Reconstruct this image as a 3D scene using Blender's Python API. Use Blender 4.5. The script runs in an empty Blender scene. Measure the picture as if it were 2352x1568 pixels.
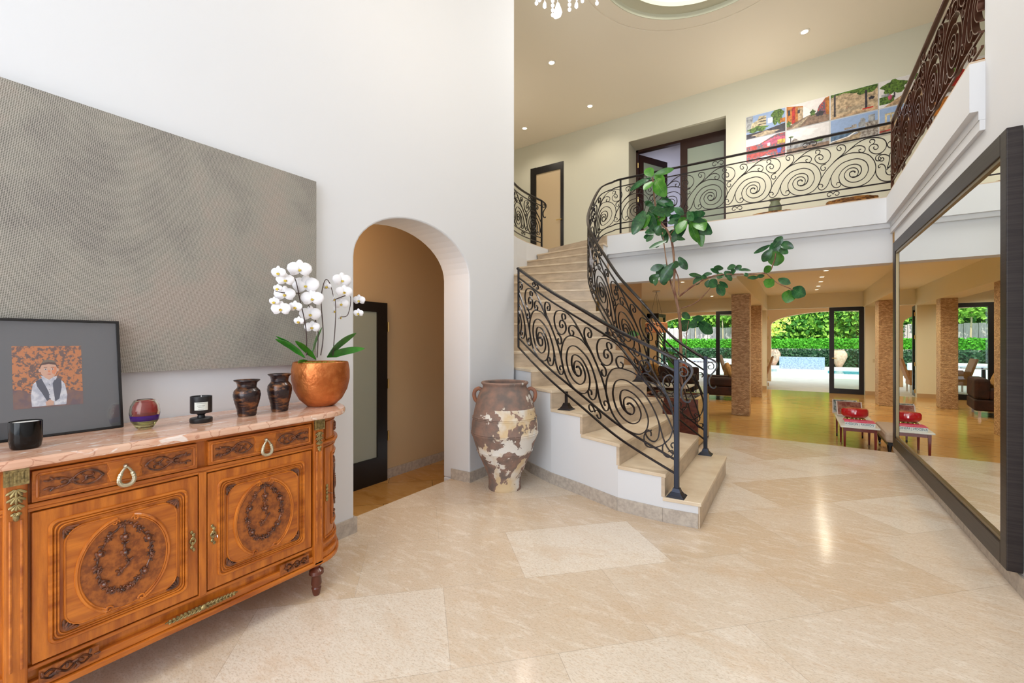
import bpy, bmesh, math, random
from mathutils import Vector as V, Matrix
C = bpy.context.scene.collection
PI = math.pi
# ---------------------------------------------------------------- camera, world, sun, exposure
cam_d = bpy.data.cameras.new('camera'); cam = bpy.data.objects.new('camera', cam_d); C.objects.link(cam)
cam_d.sensor_width = 36.0; cam_d.lens = 1000 / 2352 * 36; cam_d.shift_y = -1 / 2352; cam_d.clip_start = .05; cam_d.clip_end = 300
cam.location = (0, 0, 1.3); cam.rotation_euler = (PI / 2, 0, math.atan(.654))
bpy.context.scene.camera = cam
vs = bpy.context.scene.view_settings
vs.view_transform = 'Standard'; vs.look = 'None'; vs.gamma = 1; vs.use_curve_mapping = False; vs.exposure = 0.27
W = bpy.data.worlds.new('sky'); bpy.context.scene.world = W; W.use_nodes = True
bg = W.node_tree.nodes['Background']; bg.inputs[0].default_value = (.75, .87, 1, 1); bg.inputs[1].default_value = 1.9
def lamp(name, kind, loc, rot=(0, 0, 0), energy=100, col=(1, 1, 1), size=1, sy=None, spot=None):
    d = bpy.data.lights.new(name, kind); d.energy = energy; d.color = col
    if kind == 'AREA':
        d.size = size
        if sy: d.shape = 'RECTANGLE'; d.size_y = sy
    elif kind == 'SUN': d.angle = size
    else: d.shadow_soft_size = size
    if spot: d.spot_size = spot; d.spot_blend = .6
    o = bpy.data.objects.new(name, d); C.objects.link(o); o.location = loc; o.rotation_euler = rot
    return o
lamp('sun', 'SUN', (0, 0, 30), (math.radians(38), 0, math.radians(12)), 4.2, (1, .95, .86), .01)
# daylight entering by the tall entry window behind the camera and the skylight
lamp('entry_daylight', 'AREA', (-.75, -2.75, 2.6), (PI / 2, 0, 0), 118, (.93, .96, 1), 3.0, 4.6)
lamp('skylight_daylight', 'AREA', (-.87, 5.22, 5.78), (0, 0, 0), 60, (1, .97, .9), 1.5)
lamp('upper_room_fill', 'AREA', (-3.4, 10.3, 4.3), (PI / 2, 0, -PI / 2 + .5), 30, (.9, .92, 1), 1.0, 1.2)  # added fill for the room behind the double door, no window there

# ---------------------------------------------------------------- materials
MATS = {}
def mat(name, col, rough=.5, metal=0, n=None, bump=None, emit=0, coat=0, trans=0, ior=1.45, alpha=1, spec=None):
    """n=(scale,colour2,detail,(sx,sy,sz),lo,hi); bump=(scale,strength,distance)"""
    if name in MATS: return MATS[name]
    m = bpy.data.materials.new(name); m.use_nodes = True; MATS[name] = m
    nt = m.node_tree; b = nt.nodes['Principled BSDF']; L = nt.links
    b.inputs['Base Color'].default_value = (*col, 1); b.inputs['Roughness'].default_value = rough; b.inputs['Metallic'].default_value = metal
    b.inputs['Coat Weight'].default_value = coat; b.inputs['Transmission Weight'].default_value = trans; b.inputs['IOR'].default_value = ior
    b.inputs['Alpha'].default_value = alpha
    if spec is not None: b.inputs['Specular IOR Level'].default_value = spec
    if emit: b.inputs['Emission Color'].default_value = (*col, 1); b.inputs['Emission Strength'].default_value = emit
    if n or bump:
        tc = nt.nodes.new('ShaderNodeTexCoord')
    if n:
        mp = nt.nodes.new('ShaderNodeMapping'); mp.inputs['Scale'].default_value = n[3] if len(n) > 3 else (1, 1, 1)
        no = nt.nodes.new('ShaderNodeTexNoise'); no.inputs['Scale'].default_value = n[0]; no.inputs['Detail'].default_value = n[2] if len(n) > 2 else 4
        no.inputs['Roughness'].default_value = .6
        r = nt.nodes.new('ShaderNodeValToRGB'); r.color_ramp.elements[0].position = n[4] if len(n) > 4 else .38; r.color_ramp.elements[1].position = n[5] if len(n) > 5 else .62
        r.color_ramp.elements[0].color = (*col, 1); r.color_ramp.elements[1].color = (*n[1], 1)
        L.new(tc.outputs['Object'], mp.inputs[0]); L.new(mp.outputs[0], no.inputs[0]); L.new(no.outputs[0], r.inputs[0]); L.new(r.outputs[0], b.inputs['Base Color'])
    if bump:
        nb = nt.nodes.new('ShaderNodeTexNoise'); nb.inputs['Scale'].default_value = bump[0]; nb.inputs['Detail'].default_value = 3
        bp = nt.nodes.new('ShaderNodeBump'); bp.inputs['Strength'].default_value = bump[1]; bp.inputs['Distance'].default_value = bump[2] if len(bump) > 2 else .01
        L.new(tc.outputs['Object'], nb.inputs[0]); L.new(nb.outputs[0], bp.inputs['Height']); L.new(bp.outputs[0], b.inputs['Normal'])
    return m
def nd(nt, t, **k):
    x = nt.nodes.new('ShaderNode' + t)
    for a, v in k.items(): setattr(x, a, v)
    return x
def tiles(name, c1, c2, mort, bw, bh, ms, rough, rot=0, off=(0, 0), vein=None, plane='XY', bump=0, squash=1, spec=.5):
    m = bpy.data.materials.new(name); m.use_nodes = True; MATS[name] = m; nt = m.node_tree; L = nt.links; b = nt.nodes['Principled BSDF']
    g = nd(nt, 'NewGeometry'); src = g.outputs['Position']
    if plane != 'XY':                       # wrap on vertical faces: x+y along, z up
        s = nd(nt, 'SeparateXYZ'); L.new(src, s.inputs[0]); a = nd(nt, 'Math', operation='ADD'); L.new(s.outputs[0], a.inputs[0]); L.new(s.outputs[1], a.inputs[1])
        c = nd(nt, 'CombineXYZ'); L.new(a.outputs[0], c.inputs[0]); L.new(s.outputs[2], c.inputs[1]); src = c.outputs[0]
    mp = nd(nt, 'Mapping'); mp.inputs['Rotation'].default_value = (0, 0, rot); mp.inputs['Location'].default_value = (off[0], off[1], 0); L.new(src, mp.inputs[0])
    br = nd(nt, 'TexBrick'); br.inputs['Scale'].default_value = 1; br.inputs['Brick Width'].default_value = bw; br.inputs['Row Height'].default_value = bh
    br.inputs['Mortar Size'].default_value = ms; br.inputs['Mortar Smooth'].default_value = .1; br.inputs['Color1'].default_value = (*c1, 1); br.inputs['Color2'].default_value = (*c2, 1)
    br.inputs['Mortar'].default_value = (*mort, 1); br.inputs['Bias'].default_value = 0
    L.new(mp.outputs[0], br.inputs[0]); col = br.outputs[0]
    if vein:
        for sc, str_, vc, st in vein:
            m2 = nd(nt, 'Mapping'); m2.inputs['Rotation'].default_value = (0, 0, rot); m2.inputs['Scale'].default_value = st; L.new(src, m2.inputs[0])
            no = nd(nt, 'TexNoise'); no.inputs['Scale'].default_value = sc; no.inputs['Detail'].default_value = 6; no.inputs['Roughness'].default_value = .65; no.inputs['Distortion'].default_value = .6
            L.new(m2.outputs[0], no.inputs[0]); r = nd(nt, 'ValToRGB'); r.color_ramp.elements[0].position = .5; r.color_ramp.elements[1].position = .68
            r.color_ramp.elements[0].color = (0, 0, 0, 1); r.color_ramp.elements[1].color = (str_,) * 3 + (1,)
            L.new(no.outputs[0], r.inputs[0]); mx = nd(nt, 'MixRGB'); L.new(r.outputs[0], mx.inputs[0]); L.new(col, mx.inputs[1]); mx.inputs[2].default_value = (*vc, 1); col = mx.outputs[0]
    L.new(col, b.inputs['Base Color']); b.inputs['Roughness'].default_value = rough; b.inputs['Specular IOR Level'].default_value = spec
    if bump:
        bp = nd(nt, 'Bump'); bp.inputs['Strength'].default_value = bump; bp.inputs['Distance'].default_value = .02
        no = nd(nt, 'TexNoise'); no.inputs['Scale'].default_value = 45; L.new(g.outputs['Position'], no.inputs[0]); L.new(no.outputs[0], bp.inputs['Height']); L.new(bp.outputs[0], b.inputs['Normal'])
    return m
white = mat('white_plaster', (.73, .74, .765), .7)
cream = mat('warm_lit_plaster', (.68, .67, .55), .75)  # upstairs plaster, its warmer light put into the colour
ceil_m = mat('ceiling_paint', (.88, .81, .67), .8)  # beige of the warm light upstairs put into the ceiling colour
living_wall = mat('living_cream_paint', (.62, .52, .30), .75)
living_ceil = mat('living_ceiling_paint', (.90, .85, .68), .75)
hall_wall = mat('hall_tan_paint', (.60, .44, .26), .8)
floor_m = tiles('travertine', (.66, .51, .36), (.84, .76, .66), (.58, .48, .38), .891, .587, .0018, .15, -PI / 4, (.33, 1.746 + .04), [(1.6, .75, (.69, .52, .36), (1, 1.7, 1)), (7, .6, (.88, .80, .70), (1, 3, 1)), (75, .6, (.46, .34, .22), (1, 2.2, 1)), (30, .4, (.62, .42, .25), (1, 3, 1))])
floor_w = tiles('travertine_lamp_tint', (.56, .29, .08), (.66, .40, .14), (.30, .17, .06), .891, .587, .004, .13, -PI / 4, (.33, 1.79), [(2.2, .6, (.42, .20, .05), (1, 2.2, 1)), (9, .4, (.70, .45, .2), (1, 3, 1))])  # same travertine with the orange cast of warm lamplight put into its colour
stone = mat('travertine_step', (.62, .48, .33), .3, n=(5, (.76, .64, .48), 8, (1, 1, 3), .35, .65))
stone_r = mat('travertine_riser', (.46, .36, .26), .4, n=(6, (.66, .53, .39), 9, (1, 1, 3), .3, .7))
stone_g = mat('travertine_base', (.42, .36, .31), .45, n=(30, (.56, .50, .43), 8))
grout = mat('pale_grout', (.6, .55, .48), .8)
iron = mat('black_iron', (.022, .018, .020), .32, .75, coat=.3)
iron_b = mat('bronze_iron', (.10, .038, .022), .36, .6, coat=.25)
iron_steel = mat('iron_post', (.030, .036, .055), .35, .6)
black = mat('black_wood', (.010, .008, .008), .35)
espresso = mat('espresso_wood', (.035, .012, .008), .35)
mirror_m = mat('mirror_glass', (.93, .95, .90), .0, 1)
frame_m = mat('mirror_frame', (.018, .012, .012), .42, .1, n=(4, (.034, .025, .023), 6, (1, 1, 30)))
brass = mat('aged_brass', (.46, .36, .16), .4, .85, n=(80, (.22, .17, .08), 4))
brass2 = mat('brass', (.75, .55, .22), .3, 1)
chrome = mat('steel', (.6, .6, .6), .25, 1)
mosaic = tiles('stone_mosaic', (.36, .19, .08), (.74, .50, .27), (.32, .19, .10), .046, .020, .002, .5, 0, (0, 0), [(70, .55, (.70, .55, .38), (1, 1, 1))], 'W', .8)
# thin glass
def glass(name, tint, gl=.08, rough=0):
    m = bpy.data.materials.new(name); m.use_nodes = True; MATS[name] = m; nt = m.node_tree; nt.nodes.clear()
    o = nd(nt, 'OutputMaterial'); t = nd(nt, 'BsdfTransparent'); t.inputs[0].default_value = (*tint, 1); g = nd(nt, 'BsdfGlossy'); g.inputs['Roughness'].default_value = rough
    mx = nd(nt, 'MixShader'); mx.inputs[0].default_value = gl; nt.links.new(t.outputs[0], mx.inputs[1]); nt.links.new(g.outputs[0], mx.inputs[2]); nt.links.new(mx.outputs[0], o.inputs[0])
    return m
pane = glass('clear_pane', (.9, .95, .92), .05)
pic_glass = glass('picture_glass', (.95, .95, .95), .06)
frost = mat('frosted_glass', (.36, .40, .34), .35)
frost2 = mat('frosted_glass_warm', (.62, .48, .30), .4)
# ---------------------------------------------------------------- mesh collector
LOC = {}
class MB:
    def __init__(s): s.v = []; s.f = []; s.m = []; s.cm = 0
    def add(s, vs_, fs):
        k = len(s.v); s.v += [tuple(p) for p in vs_]; s.f += [tuple(i + k for i in f) for f in fs]; s.m += [s.cm] * len(fs); return s
    def box(s, x0, x1, y0, y1, z0, z1, M=None):
        p = [V((x, y, z)) for x in (x0, x1) for y in (y0, y1) for z in (z0, z1)]
        if M: p = [M @ q for q in p]
        return s.add(p, [(0, 1, 3, 2), (4, 6, 7, 5), (0, 4, 5, 1), (2, 3, 7, 6), (0, 2, 6, 4), (1, 5, 7, 3)])
    def prism(s, poly, ax, a, b):
        def P(p, w): return {'x': (w, p[0], p[1]), 'y': (p[0], w, p[1]), 'z': (p[0], p[1], w)}[ax]
        n = len(poly); return s.add([P(p, a) for p in poly] + [P(p, b) for p in poly], [tuple(range(n))[::-1], tuple(range(n, 2 * n))] + [(i, (i + 1) % n, n + (i + 1) % n, n + i) for i in range(n)])
    def tube(s, pts, r, n=8, r2=None):
        pts = [V(p) for p in pts]; N = len(pts); up = None; k0 = len(s.v); rings = []
        for i, p in enumerate(pts):
            t = (pts[min(i + 1, N - 1)] - pts[max(i - 1, 0)]).normalized()
            if up is None: up = t.orthogonal().normalized()
            up = (up - t * up.dot(t)); up = up.normalized() if up.length > 1e-6 else t.orthogonal().normalized(); sd = t.cross(up)
            ri = r if not isinstance(r, (list, tuple)) else r[i]
            if r2 is not None: ri = r + (r2 - r) * i / (N - 1)
            rings.append([p + (up * math.cos(2 * PI * j / n) + sd * math.sin(2 * PI * j / n)) * ri for j in range(n)])
        fs = [(i * n + j, i * n + (j + 1) % n, (i + 1) * n + (j + 1) % n, (i + 1) * n + j) for i in range(N - 1) for j in range(n)] + [tuple(range(n))[::-1], tuple(range((N - 1) * n, N * n))]
        return s.add([q for g in rings for q in g], fs)
    def strip(s, pts, nrm, w, t):
        """bar of rectangular section: w along nrm (surface normal), t in the surface"""
        pts = [V(p) for p in pts]; N = len(pts); vv = []
        for i, p in enumerate(pts):
            d = (pts[min(i + 1, N - 1)] - pts[max(i - 1, 0)]).normalized(); m = V(nrm[i] if isinstance(nrm, list) else nrm).normalized(); q = d.cross(m).normalized()
            ti = t[i] if isinstance(t, list) else t
            vv += [p + m * w / 2 + q * ti / 2, p - m * w / 2 + q * ti / 2, p - m * w / 2 - q * ti / 2, p + m * w / 2 - q * ti / 2]
        fs = [(4 * i + j, 4 * i + (j + 1) % 4, 4 * i + 4 + (j + 1) % 4, 4 * i + 4 + j) for i in range(N - 1) for j in range(4)] + [(3, 2, 1, 0), (4 * N - 4, 4 * N - 3, 4 * N - 2, 4 * N - 1)]
        return s.add(vv, fs)
    def lathe(s, prof, c, n=32, sx=1, sy=1, M=None):
        vv = []; fs = []
        for r, z in prof:
            for j in range(n):
                p = V((r * sx * math.cos(2 * PI * j / n), r * sy * math.sin(2 * PI * j / n), z)); vv.append((M @ p if M else p) + V(c))
        for i in range(len(prof) - 1):
            for j in range(n): fs.append((i * n + j, i * n + (j + 1) % n, (i + 1) * n + (j + 1) % n, (i + 1) * n + j))
        if prof[0][0] > 1e-6: fs.append(tuple(range(n))[::-1])
        if prof[-1][0] > 1e-6: fs.append(tuple(range((len(prof) - 1) * n, len(prof) * n)))
        return s.add(vv, fs)
    def ring(s, prof, c, n=48):                 # closed profile swept round z
        vv = []; k = len(prof)
        for j in range(n):
            for r, z in prof: vv.append((c[0] + r * math.cos(2 * PI * j / n), c[1] + r * math.sin(2 * PI * j / n), c[2] + z))
        return s.add(vv, [(j * k + i, j * k + (i + 1) % k, ((j + 1) % n) * k + (i + 1) % k, ((j + 1) % n) * k + i) for j in range(n) for i in range(k)])
    def ell(s, c, r, M=None, n=8, m=5):
        if not isinstance(r, tuple): r = (r, r, r)
        vv = []
        for i in range(m + 1):
            a = -PI / 2 + PI * i / m
            for j in range(n):
                p = V((r[0] * math.cos(a) * math.cos(2 * PI * j / n), r[1] * math.cos(a) * math.sin(2 * PI * j / n), r[2] * math.sin(a))); vv.append((M @ p if M else p) + V(c))
        return s.add(vv, [(i * n + j, i * n + (j + 1) % n, (i + 1) * n + (j + 1) % n, (i + 1) * n + j) for i in range(m) for j in range(n)])
    def leaf(s, p0, p1, w, side, bend=.15, n=6, th=.0012, fold=.25, shape=None):
        p0 = V(p0); p1 = V(p1); d = p1 - p0; Lh = d.length; side = V(side); side = (side - d * side.dot(d) / max(d.length_squared, 1e-9)); side = side.normalized() if side.length > 1e-6 else d.orthogonal().normalized()
        nr = d.cross(side).normalized(); top = []
        for i in range(n + 1):
            t = i / n; ww = w / 2 * (shape(t) if shape else math.sin(PI * min(1, .04 + t * .96) ** .85) ** .75 if 0 < t < 1 else .02)
            c = p0 + d * t + nr * (bend * Lh * math.sin(PI * t)); top += [c - side * ww + nr * ww * fold, c, c + side * ww + nr * ww * fold]
        k = len(top); fs = []
        for i in range(n):
            for j in (0, 1): a = i * 3 + j; fs += [(a, a + 1, a + 4, a + 3), (k + a, k + a + 3, k + a + 4, k + a + 1)]
            for j in (0, 2):
                a = i * 3 + j; fs.append((a, a + 3, k + a + 3, k + a) if j == 0 else (a, k + a, k + a + 3, a + 3))
        e = n * 3; fs += [(0, k, k + 1, 1), (1, k + 1, k + 2, 2), (e, e + 1, k + e + 1, k + e), (e + 1, e + 2, k + e + 2, k + e + 1)]
        return s.add(top + [q - nr * th for q in top], fs)
    def build(s, name, mats, parent=None, smooth=False, bevel=0, recalc=True, kind=None):
        if not isinstance(mats, list): mats = [mats]
        me = bpy.data.meshes.new(name)
        if parent: off = LOC[parent.name]
        else:
            xs = [p[0] for p in s.v]; ys = [p[1] for p in s.v]; zs = [p[2] for p in s.v]; off = V(((min(xs) + max(xs)) / 2, (min(ys) + max(ys)) / 2, min(zs)))
        me.from_pydata([tuple(V(p) - off) for p in s.v], [], s.f); me.update()
        for m_ in mats: me.materials.append(m_)
        me.polygons.foreach_set('material_index', s.m)
        if recalc:
            bm = bmesh.new(); bm.from_mesh(me); bmesh.ops.recalc_face_normals(bm, faces=bm.faces); bm.to_mesh(me); bm.free()
        if smooth:
            me.polygons.foreach_set('use_smooth', [True] * len(me.polygons))
            if smooth != 'all': me.set_sharp_from_angle(angle=math.radians(40))
        o = bpy.data.objects.new(name, me); C.objects.link(o)
        if parent: o.parent = parent; LOC[o.name] = off
        else: o.location = off; LOC[o.name] = off
        if bevel:
            b = o.modifiers.new('bevel', 'BEVEL'); b.width = bevel; b.segments = 2; b.limit_method = 'ANGLE'
        if kind: o['kind'] = kind
        return o
def empty(name, loc, label=None, cat=None, group=None, kind=None):
    o = bpy.data.objects.new(name, None); C.objects.link(o); o.location = loc; o.empty_display_size = .1; LOC[o.name] = V(loc)
    return tag(o, label, cat, group, kind)
def tag(o, label=None, cat=None, group=None, kind=None):
    if label: o['label'] = label
    if cat: o['category'] = cat
    if group: o['group'] = group
    if kind: o['kind'] = kind
    return o
def struct(name, mb, m, label=None, cat=None, **k):
    return tag(mb.build(name, m, None, **k), label, cat, None, 'structure')
def crom(P, k=6):
    P = [V(p) for p in P]; out = []
    for i in range(len(P) - 1):
        a = P[max(i - 1, 0)]; b = P[i]; c = P[i + 1]; d = P[min(i + 2, len(P) - 1)]
        for j in range(k):
            t = j / k; out.append(.5 * ((2 * b) + (c - a) * t + (2 * a - 5 * b + 4 * c - d) * t * t + (3 * b - a - 3 * c + d) * t ** 3))
    return out + [P[-1]]
def frange(a, b, n): return [a + (b - a) * i / (n - 1) for i in range(n)]
def Rz(a): return Matrix.Rotation(a, 4, 'Z')
def T(x, y, z): return Matrix.Translation((x, y, z))
MODULE=[[(0.02, 0.3117), (0.015, 0.335), (-0.003, 0.35), (-0.028, 0.3317), (-0.035, 0.29), (-0.024, 0.2417), (0.0, 0.2217), (0.028, 0.2267), (0.048, 0.2717), (0.051, 0.3367), (0.033, 0.3917), (0.002, 0.4183), (-0.039, 0.4117), (-0.073, 0.3583), (-0.087, 0.2867), (-0.073, 0.205), (-0.039, 0.1433), (0.002, 0.115), (0.059, 0.1217), (0.11, 0.175), (0.142, 0.2717), (0.149, 0.365), (0.13, 0.48), (0.089, 0.555), (0.033, 0.595), (-0.034, 0.59), (-0.108, 0.5533), (-0.172, 0.455), (-0.215, 0.33), (-0.223, 0.245), (-0.215, 0.1417), (-0.193, 0.0783), (-0.164, 0.055), (-0.134, 0.07), (-0.12, 0.115), (-0.137, 0.1567), (-0.161, 0.1517), (-0.162, 0.11)], [(-0.008, 0.2233), (0.023, 0.22), (0.064, 0.255), (0.082, 0.335), (0.074, 0.42), (0.048, 0.4667), (0.01, 0.4883), (-0.045, 0.48), (-0.102, 0.4133), (-0.134, 0.325), (-0.141, 0.25), (-0.129, 0.1567), (-0.097, 0.08), (-0.055, 0.0333), (-0.003, 0.0117), (0.064, 0.0117), (0.14, 0.0667), (0.19, 0.1683), (0.215, 0.2667), (0.219, 0.3717), (0.202, 0.495), (0.16, 0.6133), (0.104, 0.685), (0.048, 0.7167), (-0.024, 0.735), (-0.097, 0.7083), (-0.161, 0.65), (-0.225, 0.5467), (-0.28, 0.4317), (-0.321, 0.3117), (-0.343, 0.2233), (-0.36, 0.155)], [(-0.215, 0.33), (-0.231, 0.2583), (-0.253, 0.1533), (-0.28, 0.085), (-0.316, 0.0533), (-0.346, 0.0833), (-0.357, 0.1483), (-0.343, 0.1817), (-0.318, 0.175), (-0.305, 0.1367), (-0.318, 0.1133)], [(-0.161, 0.65), (-0.108, 0.7117), (-0.055, 0.78), (-0.003, 0.8567), (0.059, 0.93), (0.125, 0.9717), (0.19, 0.9683), (0.254, 0.935), (0.298, 0.8817), (0.32, 0.7883), (0.31, 0.6967), (0.279, 0.635), (0.234, 0.6167), (0.19, 0.65), (0.16, 0.715), (0.157, 0.78), (0.175, 0.8217), (0.2, 0.83), (0.227, 0.8117), (0.242, 0.7617), (0.232, 0.7183), (0.207, 0.7233), (0.197, 0.7583), (0.207, 0.7733)], [(0.182, 0.8233), (0.205, 0.8567), (0.21, 0.9033), (0.19, 0.9333), (0.167, 0.9267), (0.162, 0.8867), (0.172, 0.8683)], [(-0.055, 0.78), (-0.008, 0.8367), (0.038, 0.8617), (0.084, 0.8433), (0.115, 0.7933), (0.115, 0.7333), (0.092, 0.7), (0.064, 0.7217), (0.058, 0.7667), (0.079, 0.7783)], [(-0.193, 0.6117), (-0.145, 0.6833), (-0.097, 0.7517), (-0.073, 0.8317), (-0.081, 0.9117), (-0.113, 0.9467), (-0.145, 0.9433), (-0.162, 0.9), (-0.15, 0.845), (-0.126, 0.835), (-0.117, 0.865), (-0.132, 0.8983)], [(0.2715, 0.6033), (0.2325, 0.585), (0.2165, 0.54), (0.2245, 0.4867), (0.2495, 0.4717), (0.2685, 0.5033), (0.2575, 0.5383)]]
ENDPIECE=[[(0.264, 0.345), (0.249, 0.3283), (0.244, 0.3683), (0.269, 0.3933), (0.298, 0.3633), (0.313, 0.285), (0.313, 0.2217), (0.327, 0.1683), (0.351, 0.1467), (0.378, 0.155), (0.389, 0.1883), (0.375, 0.225), (0.354, 0.2167)], [(0.219, 0.3183), (0.22, 0.2217), (0.244, 0.1183), (0.283, 0.0517), (0.342, 0.0217), (0.404, 0.0417), (0.442, 0.1017), (0.456, 0.17), (0.442, 0.2483), (0.413, 0.295), (0.38, 0.3117), (0.347, 0.3033), (0.322, 0.26)], [(0.327, 0.29), (0.366, 0.36), (0.413, 0.4667), (0.447, 0.58), (0.456, 0.68), (0.442, 0.7583), (0.413, 0.8117), (0.375, 0.8283), (0.342, 0.81), (0.327, 0.7533), (0.347, 0.6983), (0.375, 0.6917), (0.39, 0.7283), (0.375, 0.77), (0.359, 0.7517)], [(0.394, 0.825), (0.383, 0.8767), (0.394, 0.935), (0.416, 0.9267), (0.418, 0.8933)], [(0.327, 0.3), (0.342, 0.41), (0.347, 0.5133), (0.327, 0.5533), (0.298, 0.58), (0.264, 0.5783), (0.244, 0.5317), (0.254, 0.475), (0.279, 0.455), (0.296, 0.4817), (0.283, 0.5233), (0.269, 0.5067)], [(0.347, 0.5033), (0.347, 0.5567), (0.366, 0.6017), (0.394, 0.58), (0.397, 0.5367), (0.38, 0.5317)]]
BRANCHES=[([(-1.267, 6.02, 0.829), (-1.279, 6.02, 1.202), (-1.297, 6.02, 1.634), (-1.344, 6.02, 1.879), (-1.367, 6.02, 2.026), (-1.359, 6.02, 2.285), (-1.391, 6.02, 2.614), (-1.454, 6.02, 2.785), (-1.55, 6.02, 2.931), (-1.615, 6.02, 3.19), (-1.639, 6.02, 3.461), (-1.648, 6.02, 3.529)], 0.022, 0.008), ([(-1.344, 6.02, 1.879), (-1.406, 6.02, 2.045), (-1.454, 6.02, 2.245), (-1.485, 6.02, 2.494), (-1.509, 6.02, 2.76)], 0.012, 0.006), ([(-1.305, 6.02, 1.909), (-1.313, 6.02, 2.119), (-1.344, 6.02, 2.219), (-1.383, 6.02, 2.336)], 0.009, 0.006), ([(-1.297, 6.02, 1.892), (-1.071, 6.02, 2.053), (-0.855, 6.02, 2.13), (-0.633, 6.02, 2.127), (-0.307, 6.02, 2.114), (-0.232, 6.02, 2.224), (-0.207, 6.02, 2.337)], 0.012, 0.006), ([(-0.307, 6.02, 2.114), (-0.194, 6.02, 1.989), (-0.073, 6.02, 1.916), (-0.037, 6.02, 1.892)], 0.006, 0.004), ([(-1.274, 6.02, 1.73), (-1.116, 6.02, 1.787), (-0.998, 6.02, 1.891), (-0.926, 6.02, 1.973), (-0.883, 6.02, 2.024)], 0.007, 0.004), ([(-1.422, 6.02, 2.716), (-1.344, 6.02, 2.786), (-1.236, 6.02, 2.867), (-1.145, 6.02, 2.87)], 0.006, 0.004), ([(-1.228, 6.02, 0.911), (-1.191, 6.02, 1.311), (-1.157, 6.02, 1.558)], 0.005, 0.004)]
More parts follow.
